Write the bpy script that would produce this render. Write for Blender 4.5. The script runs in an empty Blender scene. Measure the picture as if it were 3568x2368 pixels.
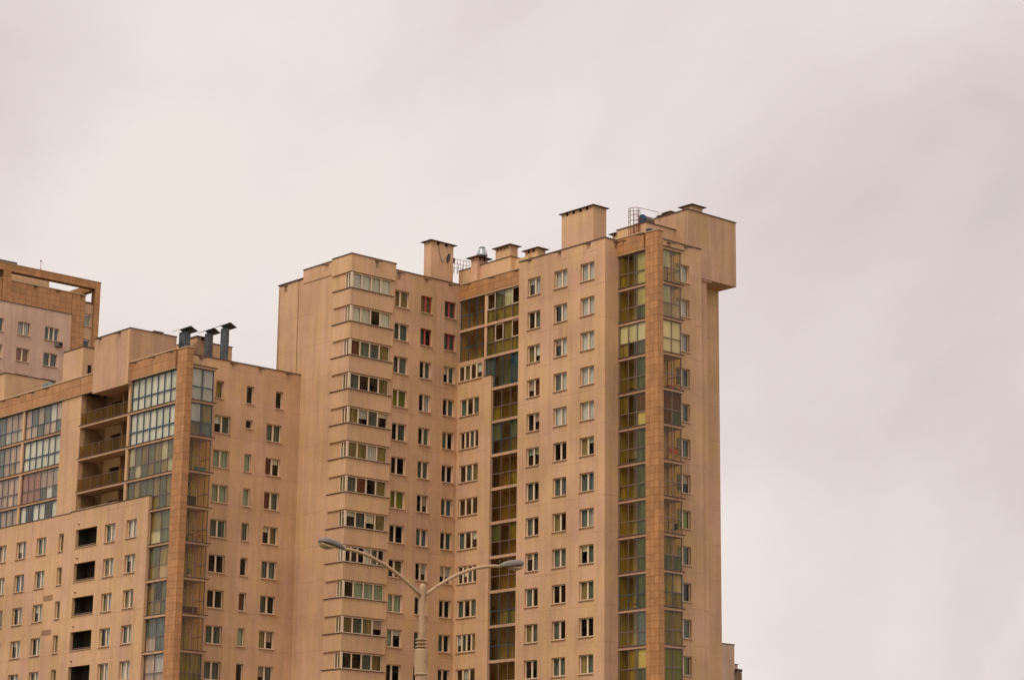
import bpy, bmesh, math, random
from mathutils import Vector, Matrix
random.seed(7)
scene = bpy.context.scene
col = scene.collection

# ------------------------------------------------------------------ camera
PITCH, ROLL, YAW, FOC = 0.236670251, 0.0119203914, 0.845892668, 8046.59478
fw0 = Vector((0, math.cos(PITCH), math.sin(PITCH))); r0 = Vector((1, 0, 0)); u0 = r0.cross(fw0)
rr = math.cos(ROLL) * r0 + math.sin(ROLL) * u0
uu = -math.sin(ROLL) * r0 + math.cos(ROLL) * u0
M = Matrix(((math.sin(YAW), math.cos(YAW), 0), (-math.cos(YAW), math.sin(YAW), 0), (0, 0, 1)))
R_, U_, F_ = M @ rr, M @ uu, M @ fw0
cam = bpy.data.cameras.new('camera')
camo = bpy.data.objects.new('camera', cam); col.objects.link(camo)
camo.matrix_world = Matrix(((R_.x, U_.x, -F_.x, 0), (R_.y, U_.y, -F_.y, 0), (R_.z, U_.z, -F_.z, 1.7), (0, 0, 0, 1)))
cam.sensor_fit = 'HORIZONTAL'; cam.sensor_width = 36.0
cam.lens = FOC / 3568 * 36.0
cam.clip_start = 0.5; cam.clip_end = 6000
scene.camera = camo

# ------------------------------------------------------------------ world: overcast sky (Nishita sky under a cloud layer)
SUN_EL, SUN_AZ = math.radians(50), math.radians(196)    # azimuth of the sun measured from +X, counter-clockwise
world = bpy.data.worlds.new('World'); scene.world = world; world.use_nodes = True
nt = world.node_tree; nt.nodes.clear()
def N(t, tree, **kw):
    n = tree.nodes.new(t)
    for k, v in kw.items(): setattr(n, k, v)
    return n
out = N('ShaderNodeOutputWorld', nt)
bg_sky = N('ShaderNodeBackground', nt); bg_sky.inputs['Strength'].default_value = 0.08
sky = N('ShaderNodeTexSky', nt, sky_type='NISHITA'); sky.sun_disc = False
sky.sun_elevation = SUN_EL; sky.sun_rotation = math.pi / 2 - SUN_AZ
nt.links.new(sky.outputs[0], bg_sky.inputs[0])
bg_cl = N('ShaderNodeBackground', nt); bg_cl.inputs['Strength'].default_value = 1.0
tc = N('ShaderNodeTexCoord', nt)
mp = N('ShaderNodeMapping', nt); mp.inputs['Scale'].default_value = (1, 1, 1.2); mp.inputs['Location'].default_value = (-3.1, -2.58, -4.7)
nz = N('ShaderNodeTexNoise', nt); nz.inputs['Scale'].default_value = 3.6; nz.inputs['Detail'].default_value = 8; nz.inputs['Roughness'].default_value = 0.52
nz.inputs['Distortion'].default_value = 0.25
nt.links.new(tc.outputs['Generated'], mp.inputs[0]); nt.links.new(mp.outputs[0], nz.inputs[0])
cr = N('ShaderNodeValToRGB', nt)
cr.color_ramp.elements[0].position = 0.33; cr.color_ramp.elements[0].color = (0.67, 0.575, 0.57, 1)
cr.color_ramp.elements[1].position = 0.62; cr.color_ramp.elements[1].color = (0.885, 0.80, 0.75, 1)
e = cr.color_ramp.elements.new(0.48); e.color = (0.80, 0.70, 0.68, 1)
nt.links.new(nz.outputs[0], cr.inputs[0]); nt.links.new(cr.outputs[0], bg_cl.inputs[0])
# an overcast sky is brighter overhead than near the horizon
sx = N('ShaderNodeSeparateXYZ', nt); nt.links.new(tc.outputs['Generated'], sx.inputs[0])
zr_ = N('ShaderNodeMapRange', nt); zr_.inputs['From Min'].default_value = 0.4; zr_.inputs['From Max'].default_value = 1.0; zr_.inputs['To Min'].default_value = 1.0; zr_.inputs['To Max'].default_value = 1.5
nt.links.new(sx.outputs[2], zr_.inputs['Value']); nt.links.new(zr_.outputs[0], bg_cl.inputs['Strength'])
mx = N('ShaderNodeMixShader', nt); mx.inputs[0].default_value = 0.97
nt.links.new(bg_sky.outputs[0], mx.inputs[1]); nt.links.new(bg_cl.outputs[0], mx.inputs[2]); nt.links.new(mx.outputs[0], out.inputs[0])

sun = bpy.data.lights.new('sun', 'SUN'); sun.energy = 1.5; sun.angle = math.radians(24); sun.color = (1.0, 0.89, 0.74)
suno = bpy.data.objects.new('sun', sun); col.objects.link(suno)
sd = Vector((math.cos(SUN_EL) * math.cos(SUN_AZ), math.cos(SUN_EL) * math.sin(SUN_AZ), math.sin(SUN_EL)))
suno.rotation_euler = sd.to_track_quat('Z', 'Y').to_euler(); suno.location = (0, 0, 120)
scene.view_settings.view_transform = 'Standard'; scene.view_settings.look = 'None'
scene.view_settings.gamma = 1.0; scene.view_settings.use_curve_mapping = False
scene.view_settings.exposure = 0.0
scene.render.engine = 'CYCLES'
scene.cycles.transparent_max_bounces = 16; scene.cycles.max_bounces = 8; scene.cycles.glossy_bounces = 3

# ------------------------------------------------------------------ materials
def principled(name, color, rough=0.9, metal=0.0):
    m = bpy.data.materials.new(name); m.use_nodes = True
    b = m.node_tree.nodes['Principled BSDF']
    b.inputs['Base Color'].default_value = (*color, 1); b.inputs['Roughness'].default_value = rough; b.inputs['Metallic'].default_value = metal
    return m
def pos_noise(t, scale, mscale=(1, 1, 1), detail=4, rough=.55, dist=0.0):
    g = N('ShaderNodeNewGeometry', t); mp = N('ShaderNodeMapping', t); mp.inputs['Scale'].default_value = mscale
    n = N('ShaderNodeTexNoise', t); n.inputs['Scale'].default_value = scale; n.inputs['Detail'].default_value = detail
    n.inputs['Roughness'].default_value = rough; n.inputs['Distortion'].default_value = dist
    t.links.new(g.outputs['Position'], mp.inputs[0]); t.links.new(mp.outputs[0], n.inputs[0])
    return n
def ramp(t, src, p0, c0, p1, c1):
    r = N('ShaderNodeMapRange', t); r.inputs['From Min'].default_value = p0; r.inputs['From Max'].default_value = p1
    r.inputs['To Min'].default_value = c0; r.inputs['To Max'].default_value = c1
    t.links.new(src, r.inputs['Value']); return r.outputs[0]
def mul(t, a, b, op='MULTIPLY'):
    m = N('ShaderNodeMath', t, operation=op)
    for i, s in enumerate((a, b)):
        if isinstance(s, (int, float)): m.inputs[i].default_value = s
        else: t.links.new(s, m.inputs[i])
    return m.outputs[0]
def scale_color(t, colr, fac):
    v = N('ShaderNodeVectorMath', t, operation='SCALE')
    if isinstance(colr, tuple): v.inputs[0].default_value = colr
    else: t.links.new(colr, v.inputs[0])
    t.links.new(fac, v.inputs['Scale']); return v.outputs[0]
def wall_material(name, c1, c2, seam0=54.9, seams=True, dirt=1.0):
    m = bpy.data.materials.new(name); m.use_nodes = True; t = m.node_tree; b = t.nodes['Principled BSDF']
    b.inputs['Roughness'].default_value = 0.93; b.inputs['Specular IOR Level'].default_value = 0.2
    big = pos_noise(t, 0.42, (1, 1, 0.6), 5, .62, .4)
    mixc = N('ShaderNodeMix', t, data_type='RGBA'); mixc.inputs['A'].default_value = (*c1, 1); mixc.inputs['B'].default_value = (*c2, 1)
    t.links.new(ramp(t, big.outputs[0], .36, 0, .64, 1), mixc.inputs['Factor'])
    streak = pos_noise(t, 1.5, (1, 1, 0.07), 4, .6)
    f = ramp(t, streak.outputs[0], .28, 1 - .15 * dirt, .58, 1.03)
    fine = pos_noise(t, 3.2, (1, 1, 1), 6, .75)
    f = mul(t, f, ramp(t, fine.outputs[0], .3, .94, .7, 1.04))
    patch = pos_noise(t, .13, (1, 1, 1.4), 4, .6)
    f = mul(t, f, ramp(t, patch.outputs[0], .38, .86, .6, 1.03))
    if seams:
        g = N('ShaderNodeNewGeometry', t); s = N('ShaderNodeSeparateXYZ', t); t.links.new(g.outputs['Position'], s.inputs[0])
        z = mul(t, mul(t, s.outputs[2], seam0, 'SUBTRACT'), 1 / 3.0)
        z = mul(t, z, 60.0, 'ADD')
        fr = N('ShaderNodeMath', t, operation='FRACT'); t.links.new(z, fr.inputs[0])
        d = mul(t, fr.outputs[0], .5, 'SUBTRACT'); ab = N('ShaderNodeMath', t, operation='ABSOLUTE'); t.links.new(d, ab.inputs[0])
        line = ramp(t, ab.outputs[0], .483, 0, .497, 1)
        msk = pos_noise(t, .45, (1, 1, 1), 3, .6)
        line = mul(t, line, ramp(t, msk.outputs[0], .42, .03, .60, .24))
        f = mul(t, f, mul(t, 1.0, line, 'SUBTRACT'))
    v = scale_color(t, mixc.outputs['Result'], f)
    t.links.new(v, b.inputs['Base Color'])
    bp = N('ShaderNodeBump', t); bp.inputs['Strength'].default_value = .25; bp.inputs['Distance'].default_value = .02
    t.links.new(fine.outputs[0], bp.inputs['Height']); t.links.new(bp.outputs[0], b.inputs['Normal'])
    return m
WALL = wall_material('beige_plaster', (.655, .403, .268), (.668, .430, .222))
WALLF = wall_material('pinkish_plaster', (.665, .44, .345), (.69, .47, .34), seams=False)
WALLL = wall_material('pale_plaster', (.66, .455, .345), (.68, .48, .34), seams=False)
WALLP = wall_material('parapet_plaster', (.685, .430, .278), (.692, .455, .240), seams=False, dirt=.7)
def tile_material(name, c):
    m = bpy.data.materials.new(name); m.use_nodes = True; t = m.node_tree; b = t.nodes['Principled BSDF']
    b.inputs['Roughness'].default_value = 0.6
    oi = N('ShaderNodeObjectInfo', t); n = pos_noise(t, 1.1, (1, 1, .5), 5, .6)
    f = mul(t, ramp(t, oi.outputs['Random'], 0, .86, 1, 1.10), ramp(t, n.outputs[0], .3, .85, .65, 1.06))
    t.links.new(scale_color(t, c, f), b.inputs['Base Color']); return m
TILE = tile_material('tan_facing_tile', (.475, .230, .090))
GROUT = principled('dark_grout', (.26, .125, .05), .95)
COPING = principled('brown_metal_coping', (.10, .060, .045), .6)
COPTAN = principled('tan_metal_coping', (.60, .42, .24), .6)
SLAB = wall_material('balcony_slab_paint', (.60, .39, .25), (.56, .35, .22), seams=False)
SLABD = principled('slab_edge_flashing', (.09, .045, .035), .6)
SILL = principled('window_sill_metal', (.62, .43, .28), .55)
FR = principled('white_plastic_frame', (.78, .62, .44), .5)
FRRED = principled('red_painted_frame', (.50, .10, .09), .5)
FRDK = principled('grey_aluminium_frame', (.20, .135, .125), .5)
FRBL = principled('blue_aluminium_frame', (.045, .085, .115), .45)
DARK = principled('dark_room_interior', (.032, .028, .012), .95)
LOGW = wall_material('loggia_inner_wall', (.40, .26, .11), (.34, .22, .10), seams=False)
LOG2 = wall_material('loggia_wall_painted_light', (.56, .44, .20), (.48, .38, .17), seams=False)  # lighter copy of the loggia wall, daylight put into its colour
LOGD = wall_material('balcony_wall_painted_shade', (.33, .205, .105), (.29, .18, .09), seams=False)  # shade inside the open balconies is put into this wall colour
LOGP = wall_material('pinkish_balcony_wall_half_shade', (.46, .30, .21), (.42, .27, .18), seams=False)  # right part of the same balconies, with less shade put into the colour
CEIL = principled('loggia_soffit', (.30, .21, .12), .95)
DKVOID = principled('dark_opening', (.02, .012, .008), .95)
RUST = principled('rusty_steel', (.22, .065, .025), .8)
BLUE = principled('blue_enamel', (.01, .06, .13), .45)
GREY = principled('weathered_grey_body', (.17, .13, .10), .7)
ROOF = principled('bitumen_roof', (.06, .055, .05), .95)
def metal_mat(name, c, rough=.45):
    m = bpy.data.materials.new(name); m.use_nodes = True; t = m.node_tree; b = t.nodes['Principled BSDF']
    b.inputs['Metallic'].default_value = .55; b.inputs['Roughness'].default_value = rough
    n = pos_noise(t, 1.6, (1, 1, .4), 4, .6); t.links.new(scale_color(t, c, ramp(t, n.outputs[0], .3, .55, .7, 1.35)), b.inputs['Base Color']); return m
ZINC = metal_mat('galvanised_duct', (.13, .155, .165))
ZINCL = metal_mat('pale_zinc', (.42, .46, .50))
def glass(name, tint, ior=1.38, rough=0.015, gl=1.0):
    m = bpy.data.materials.new(name); m.use_nodes = True; t = m.node_tree; t.nodes.clear()
    o = N('ShaderNodeOutputMaterial', t); mx = N('ShaderNodeMixShader', t); fr = N('ShaderNodeFresnel', t)
    gb = N('ShaderNodeNewGeometry', t); t.links.new(ramp(t, gb.outputs['Backfacing'], 0, ior, 1, 1 / ior), fr.inputs[0])
    tr = N('ShaderNodeBsdfTransparent', t); tr.inputs[0].default_value = (*tint, 1)
    g = N('ShaderNodeBsdfGlossy', t); g.inputs['Roughness'].default_value = rough; g.inputs['Color'].default_value = (gl, gl, gl * .97, 1)
    n = pos_noise(t, .8, (1, 1, 1), 2); bp = N('ShaderNodeBump', t); bp.inputs['Strength'].default_value = .06; bp.inputs['Distance'].default_value = .1
    t.links.new(n.outputs[0], bp.inputs['Height']); t.links.new(bp.outputs[0], g.inputs['Normal'])
    t.links.new(fr.outputs[0], mx.inputs[0]); t.links.new(tr.outputs[0], mx.inputs[1]); t.links.new(g.outputs[0], mx.inputs[2]); t.links.new(mx.outputs[0], o.inputs[0])
    return m
GL = glass('window_glass', (.96, .955, .93), 1.33)
GLO = glass('olive_loggia_glass', (.905, .87, .66), 1.30)
GLM = glass('pale_olive_loggia_glass', (.95, .92, .80), 1.36)
GLG = glass('green_loggia_glass', (.90, .90, .77), 1.45)
GLB = glass('blue_tinted_glass', (.68, .84, .84), 1.75)
GLC = glass('clear_loggia_glass', (.935, .895, .74), 1.27)
def cloth(name, c, amp=.25):
    m = bpy.data.materials.new(name); m.use_nodes = True; t = m.node_tree; b = t.nodes['Principled BSDF']
    b.inputs['Roughness'].default_value = .95
    n = pos_noise(t, 2.2, (1, 1, .12), 3, .6); oi = N('ShaderNodeObjectInfo', t)
    f = mul(t, ramp(t, n.outputs[0], .35, 1 - amp, .65, 1 + amp * .6), ramp(t, oi.outputs['Random'], 0, .85, 1, 1.12))
    t.links.new(scale_color(t, c, f), b.inputs['Base Color']); return m
CUR = {'P': cloth('pale_blue_grey_curtain', (.56, .55, .50)), 'T': cloth('teal_grey_curtain', (.115, .145, .115), .5), 'O': cloth('olive_curtain', (.27, .205, .07), .5),
       'C': cloth('cream_blind', (.78, .70, .48), .05), 'G': cloth('green_roller_blind', (.34, .41, .27), .06), 'g': cloth('dark_green_blind', (.19, .22, .025), .2),
       'L': cloth('light_roller_blind', (.70, .71, .60), .05), 'R': cloth('dark_red_curtain', (.15, .045, .02), .3), 'M': cloth('mauve_panel', (.33, .14, .085), .05),
       'B': cloth('blue_curtain', (.11, .16, .19), .5), 'K': cloth('pinkish_lace_curtain', (.52, .38, .29), .3), 'W': cloth('bright_blind', (.90, .83, .64), .03)}

# ------------------------------------------------------------------ mesh helpers
class MB:
    def __init__(s): s.v = []; s.f = []
    def box(s, x0, x1, y0, y1, z0, z1):
        if x0 > x1: x0, x1 = x1, x0
        if y0 > y1: y0, y1 = y1, y0
        if z0 > z1: z0, z1 = z1, z0
        b = len(s.v)
        s.v += [(x0, y0, z0), (x1, y0, z0), (x1, y1, z0), (x0, y1, z0), (x0, y0, z1), (x1, y0, z1), (x1, y1, z1), (x0, y1, z1)]
        s.f += [tuple(b + i for i in q) for q in ((0, 3, 2, 1), (4, 5, 6, 7), (0, 1, 5, 4), (1, 2, 6, 5), (2, 3, 7, 6), (3, 0, 4, 7))]
        return s
    def poly(s, pts, faces):
        b = len(s.v); s.v += [tuple(p) for p in pts]; s.f += [tuple(b + i for i in q) for q in faces]; return s
    def tube(s, pts, r, n=8, cap=True):
        pts = [Vector(p) for p in pts]; rs = r if isinstance(r, (list, tuple)) else [r] * len(pts)
        b = len(s.v)
        for i, p in enumerate(pts):
            d = (pts[min(i + 1, len(pts) - 1)] - pts[max(i - 1, 0)]).normalized()
            a = d.cross(Vector((0, 0, 1)))
            if a.length < 1e-3: a = d.cross(Vector((1, 0, 0)))
            a.normalize(); c = d.cross(a)
            for k in range(n):
                t = 2 * math.pi * k / n; q = p + rs[i] * (math.cos(t) * a + math.sin(t) * c); s.v.append(tuple(q))
        for i in range(len(pts) - 1):
            for k in range(n):
                k2 = (k + 1) % n; s.f.append((b + i * n + k, b + i * n + k2, b + (i + 1) * n + k2, b + (i + 1) * n + k))
        if cap:
            s.f.append(tuple(b + k for k in range(n))); s.f.append(tuple(b + (len(pts) - 1) * n + k for k in reversed(range(n))))
        return s
    def mesh(s, name, origin=(0, 0, 0), smooth=False):
        m = bpy.data.meshes.new(name)
        ox, oy, oz = origin
        m.from_pydata([(x - ox, y - oy, z - oz) for x, y, z in s.v], [], s.f)
        bm = bmesh.new(); bm.from_mesh(m); bmesh.ops.recalc_face_normals(bm, faces=bm.faces); bm.to_mesh(m); bm.free()
        if smooth:
            for p in m.polygons: p.use_smooth = True
        return m
def link(name, mesh, mat, parent=None, loc=(0, 0, 0), rz=0.0):
    """loc in world space; parents carry no rotation unless they are windows (children then give local loc)."""
    o = bpy.data.objects.new(name, mesh); col.objects.link(o)
    if mesh is not None and mat is not None:
        if len(mesh.materials) == 0: mesh.materials.append(mat)
        if mesh.materials[0] != mat:
            o.material_slots[0].link = 'OBJECT'; o.material_slots[0].material = mat
    if parent is not None:
        o.parent = parent
    o.location = loc; o.rotation_euler = (0, 0, rz)
    return o
def wloc(o):   # accumulated world location of unrotated chain
    v = Vector(o.location); p = o.parent
    while p is not None: v += Vector(p.location); p = p.parent
    return v
def part(name, mb, mat, parent, origin=None, smooth=False, label=None):
    if origin is None:
        xs = [v[0] for v in mb.v]; ys = [v[1] for v in mb.v]; zs = [v[2] for v in mb.v]
        origin = ((min(xs) + max(xs)) / 2, (min(ys) + max(ys)) / 2, min(zs))
    m = mb.mesh(name, origin, smooth)
    pl = wloc(parent) if parent is not None else Vector((0, 0, 0))
    o = link(name, m, mat, parent, Vector(origin) - pl)
    if label: o['label'] = label
    return o
def thing(name, label, cat, loc, group=None):
    o = bpy.data.objects.new(name, None); col.objects.link(o); o.location = loc; o.empty_display_size = .5
    o['label'] = label; o['category'] = cat
    if group: o['group'] = group
    return o
class Fac:
    """vertical plane. kind 'R': y = c, faces -Y, u = x.  kind 'L': x = c, faces -X, u = y (grows to the viewer's left)."""
    def __init__(s, kind, c): s.k = kind; s.c = c
    def box(s, mb, ua, ub, d0, d1, z0, z1):
        if s.k == 'R': mb.box(ua, ub, s.c + d0, s.c + d1, z0, z1)
        else: mb.box(s.c + d0, s.c + d1, ua, ub, z0, z1)
    def pt(s, u, d, z): return (u, s.c + d, z) if s.k == 'R' else (s.c + d, u, z)
    @property
    def rz(s): return 0.0 if s.k == 'R' else -math.pi / 2
def wall(parent, fac, ua, ub, z0, z1, holes=(), th=.30, name='wall', mat=None, end=True):
    """solid wall sheet of thickness th with rectangular openings (ua, ub, za, zb)."""
    mb = MB(); mat = mat or WALL
    holes = [h for h in holes if h[0] < ub and h[1] > ua and h[2] < z1 and h[3] > z0]
    holes = [(max(h[0], ua), min(h[1], ub), max(h[2], z0), min(h[3], z1)) for h in holes]
    us = sorted({ua, ub, *[h[0] for h in holes], *[h[1] for h in holes]}); zs = sorted({z0, z1, *[h[2] for h in holes], *[h[3] for h in holes]})
    def inh(a, b, c, d):
        m_, n_ = (a + b) / 2, (c + d) / 2
        return any(h[0] < m_ < h[1] and h[2] < n_ < h[3] for h in holes)
    grid = [[0 if inh(us[i], us[i + 1], zs[j], zs[j + 1]) else 1 for j in range(len(zs) - 1)] for i in range(len(us) - 1)]
    nu, nz_ = len(us) - 1, len(zs) - 1
    idx = {}
    def V(i, j, k):
        key = (i, j, k)
        if key not in idx: idx[key] = len(mb.v); mb.v.append(fac.pt(us[i], th if k else 0.0, zs[j]))
        return idx[key]
    for i in range(nu):
        for j in range(nz_):
            if not grid[i][j]: continue
            mb.f.append((V(i, j, 0), V(i + 1, j, 0), V(i + 1, j + 1, 0), V(i, j + 1, 0)))
            mb.f.append((V(i, j, 1), V(i, j + 1, 1), V(i + 1, j + 1, 1), V(i + 1, j, 1)))
            if i == 0 or not grid[i - 1][j]: mb.f.append((V(i, j, 0), V(i, j + 1, 0), V(i, j + 1, 1), V(i, j, 1)))
            if i == nu - 1 or not grid[i + 1][j]: mb.f.append((V(i + 1, j, 0), V(i + 1, j, 1), V(i + 1, j + 1, 1), V(i + 1, j + 1, 0)))
            if j == 0 or not grid[i][j - 1]: mb.f.append((V(i, j, 0), V(i, j, 1), V(i + 1, j, 1), V(i + 1, j, 0)))
            if j == nz_ - 1 or not grid[i][j + 1]: mb.f.append((V(i, j + 1, 0), V(i + 1, j + 1, 0), V(i + 1, j + 1, 1), V(i, j + 1, 1)))
    return part(name, mb, mat, parent)
def coping(parent, fac, ua, ub, z, mat=None, h=.07, over=.07, back=.40):
    mb = MB(); fac.box(mb, ua, ub, -over, back, z + .003, z + h); return part('coping', mb, mat or COPING, parent)

_cache = {}
vr = random.Random(21)
def cached(key, fn):
    if key not in _cache: _cache[key] = fn()
    return _cache[key]
def folds_mesh(w, h, amp=.03):
    n = max(4, int(w / .12)); v = []; f = []
    for i in range(n + 1):
        y = (amp if i % 2 else -amp); x = w * i / n; v += [(x, y, 0), (x, y, h)]
    for i in range(n): f.append((2 * i, 2 * i + 2, 2 * i + 3, 2 * i + 1))
    m = bpy.data.meshes.new('curtain'); m.from_pydata(v, [], f); return m
def boxmesh(name, *a):
    mb = MB(); mb.box(*a); return mb.mesh(name)
def window(parent, fac, ua, ub, z0, z1, code='DD', widths=None, frame=None, gl=None, sill=True, rec=.20, name='window', mull=.085, tilt=None, blindh=None):
    """frame mesh with pane, curtain and sill children. code: one letter per sash, D = no curtain."""
    w, h = ub - ua, z1 - z0; n = len(code); widths = widths or [1 / n] * n; frame = frame or FR; gl = gl or GL
    key = ('win', round(w, 2), round(h, 2), tuple(widths), round(rec, 2), mull)
    fw = .075; xs = []; x = 0
    for q in widths: xs.append((x * w, (x + q) * w)); x += q
    def mk():
        mb = MB(); y0, y1 = rec, rec + .07
        mb.box(0, w, y0, y1, 0, fw); mb.box(0, w, y0, y1, h - fw, h); mb.box(0, fw, y0, y1, fw, h - fw); mb.box(w - fw, w, y0, y1, fw, h - fw)
        for a, b in xs[:-1]: mb.box(b - mull, b + mull, y0 - .01, y1, fw, h - fw)
        return mb.mesh('window')
    m = cached(key, mk)
    left = ua if fac.k == 'R' else ub
    o = link(name, m, frame, parent, Vector(fac.pt(left, 0, z0)) - wloc(parent), fac.rz)
    for i, (a, b) in enumerate(xs):
        a2 = a + (mull if i else fw); b2 = b - (mull if i < n - 1 else fw)
        pw, ph = round(b2 - a2, 2), round(h - 2 * fw, 2)
        pm = cached(('pane', pw, ph), lambda: boxmesh('pane', 0, pw, 0, .012, 0, ph))
        link('pane', pm, gl, o, (a2, rec + .03, fw))
        c = code[i]; bh_ = blindh or 1.0
        if h > 1.2 and not blindh and c in 'DTO' and vr.random() < .16: c = vr.choice('LCPK'); bh_ = vr.choice((.3, .45, .6))
        if c != 'D':
            ch = ph * bh_
            fl = c in 'CGgLWM'; cm = cached(('cur', pw, round(ch, 2), fl), lambda: folds_mesh(pw + .06, ch, .004 if fl else .03))
            link('blind' if c in 'CGgLWM' else 'curtain', cm, CUR[c], o, (a2 - .03, rec + .16, fw + ph - ch))
    if sill:
        sm = cached(('sill', round(w, 2)), lambda: boxmesh('sill', -.06, w + .06, -.12, rec, -.07, -.004))
        link('sill', sm, SILL, o, (0, 0, 0))
    return o
def glazing(parent, fac, ua, ub, z0, z1, n, tz=None, frame=None, gl=None, code=None, low=None, bt=.03, name='balcony_glazing', rec=0.0, opens=()):
    """balcony glazing: slim frame, n fields, transom at height tz; code/low letters = blinds or curtains per field above/below the transom."""
    frame = frame or FRDK; gl = gl or GLO; w, h = ub - ua, z1 - z0
    key = ('glz', round(w, 2), round(h, 2), n, tz, bt)
    def mk():
        mb = MB(); d = .05
        mb.box(0, w, 0, d, 0, bt * 1.6); mb.box(0, w, 0, d, h - bt * 1.6, h); mb.box(0, bt * 1.5, 0, d, bt * 1.6, h - bt * 1.6); mb.box(w - bt * 1.5, w, 0, d, bt * 1.6, h - bt * 1.6)
        for i in range(1, n): mb.box(w * i / n - bt, w * i / n + bt, -.008, d, bt * 1.6, h - bt * 1.6)
        if tz: mb.box(bt * 1.5, w - bt * 1.5, -.012, d + .004, tz - bt * 1.1, tz + bt * 1.1)
        return mb.mesh(name)
    m = cached(key, mk); left = ua if fac.k == 'R' else ub
    o = link(name, m, frame, parent, Vector(fac.pt(left, rec, z0)) - wloc(parent), fac.rz)
    for i in range(n):
        a = w * i / n + bt; b = w * (i + 1) / n - bt
        for j, (c0, c1) in enumerate(((bt * 1.6, (tz or h) - bt), ((tz or h) + bt, h - bt * 1.6))):
            if c1 - c0 < .1: continue
            pw, ph = round(b - a, 2), round(c1 - c0, 2)
            letters = (code if (j == 1 or not tz) else low) or ''
            c = letters[i] if i < len(letters) else 'D'
            g_ = gl
            if not ((i, j) in opens):
                pm = cached(('gp', pw, ph), lambda: boxmesh('glass_panel', 0, pw, 0, .012, 0, ph))
                link('glass_panel', pm, g_, o, (a, .018, c0))
            if (i, j) in opens:
                sm = cached(('sash', pw, ph), lambda: (lambda b_: (b_.box(0, pw, 0, .05, 0, .06), b_.box(0, pw, 0, .05, ph - .06, ph), b_.box(0, .06, 0, .05, .06, ph - .06), b_.box(pw - .06, pw, 0, .05, .06, ph - .06), b_.mesh('open_sash'))[-1])(MB()))
                link('open_sash', sm, FR, o, (a, -.03, c0))
            if c != 'D':
                fl = c in 'CGgLWM'; cm = cached(('cur', pw, ph, fl), lambda: folds_mesh(pw + .06, ph, .004 if fl else .03))
                link('balcony_blind' if c in 'CGgLWM' else 'balcony_curtain', cm, CUR[c], o, (a - .03, .12, c0))
    return o
def tiles(parent, fac, ua, ub, z0, z1, tw, th=.6, limit_z=15.0, proud=.03):
    n = max(1, round((ub - ua) / tw)); tw = (ub - ua) / n; j = .011
    low = MB(); z = z1; anylow = False
    while z > z0 + .02:
        zb = max(z - th, z0)
        for i in range(n):
            a, b = ua + i * tw + j, ua + (i + 1) * tw - j
            if zb < limit_z:
                fac.box(low, a, b, -proud, 0, zb + j, z - j); anylow = True; continue
            h = round(z - zb - 2 * j, 3); w = round(b - a, 3)
            if h < .03: continue
            tm = cached(('tile', w, h, proud), lambda: boxmesh('tile', 0, w, -proud, 0, 0, h))
            left = a if fac.k == 'R' else b
            link('tile', tm, TILE, parent, Vector(fac.pt(left, random.uniform(-.003, .003), zb + j)) - wloc(parent), fac.rz)
        z = zb
    if anylow: part('lower_tiles', low, TILE, parent)['kind'] = 'stuff'
def spout(parent, fac, u, z, k=1):
    mb = MB()
    fac.box(mb, u - .30, u + .02, -.06, .0, z - .13, z - .05)
    p = [fac.pt(u + a, d, zz) for a, d, zz in ((.05, .02, z - .06), (.12 * k, -.30, z - .13), (.2 * k, -.42, z - .20))]
    mb.tube(p, .045, 6)
    part('rain_spout', mb, principled_spout, parent)
    st = MB(); fac.box(st, u - .26, u + .10, -.004, 0, z - .7, z - .17); part('rust_stain', st, STAIN, parent)
principled_spout = principled('dark_rusty_spout', (.06, .03, .02), .7)
def stain_mat():
    m = bpy.data.materials.new('rust_run_stain'); m.use_nodes = True; t = m.node_tree; t.nodes.clear()
    o = N('ShaderNodeOutputMaterial', t); mx = N('ShaderNodeMixShader', t); tr = N('ShaderNodeBsdfTransparent', t); d = N('ShaderNodeBsdfDiffuse', t)
    d.inputs[0].default_value = (.26, .10, .035, 1)
    n = pos_noise(t, 4.5, (1, 1, .35), 4, .6); tcn = N('ShaderNodeTexCoord', t); s = N('ShaderNodeSeparateXYZ', t); t.links.new(tcn.outputs['Generated'], s.inputs[0])
    f = mul(t, ramp(t, n.outputs[0], .42, 0, .7, 1), mul(t, s.outputs[2], .5))
    t.links.new(f, mx.inputs[0]); t.links.new(tr.outputs[0], mx.inputs[1]); t.links.new(d.outputs[0], mx.inputs[2]); t.links.new(mx.outputs[0], o.inputs[0]); return m
STAIN = stain_mat()
def chimney(parent, x0, x1, y0, y1, z0, z1, nl=2, nr=0, cap=.26, name='chimney'):
    """shaft with a thin overhanging cap; nl / nr = vent slots under the cap on the west / south face."""
    zt = z1 + .16
    c = part(name, MB().box(x0, x1, y0, y1, z0, z1 - .10), WALLP, parent)
    part('vent_void', MB().box(x0 + .12, x1 - .12, y0 + .12, y1 - .12, z1 - .099, zt - .003), DKVOID, c)
    def piers(a, b, n, f):
        L = b - a; sl = min(.34, L / (2 * n + 1)) if n else 0; w = (L - n * sl) / (n + 1)
        for i in range(n + 1): f(a + i * (w + sl), a + i * (w + sl) + w)
    piers(x0, x1, nr, lambda a, b: part('vent_pier', MB().box(a, b, y0, y0 + .11, z1 - .099, zt), WALLP, c))
    piers(y0 + .111, y1, nl, lambda a, b: part('vent_pier', MB().box(x0, x0 + .11, a, b, z1 - .099, zt), WALLP, c))
    part('chimney_cap', MB().box(x0 - cap, x1 + cap, y0 - cap, y1 + cap, zt + .003, zt + .06), COPING, c)
    return c

def label_rows(codes, k, default='DD'): return codes[k] if k < len(codes) else default
KMAX = 13            # floors below this are outside the frame
def rz_(k): return 52.42 - 3 * k

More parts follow.
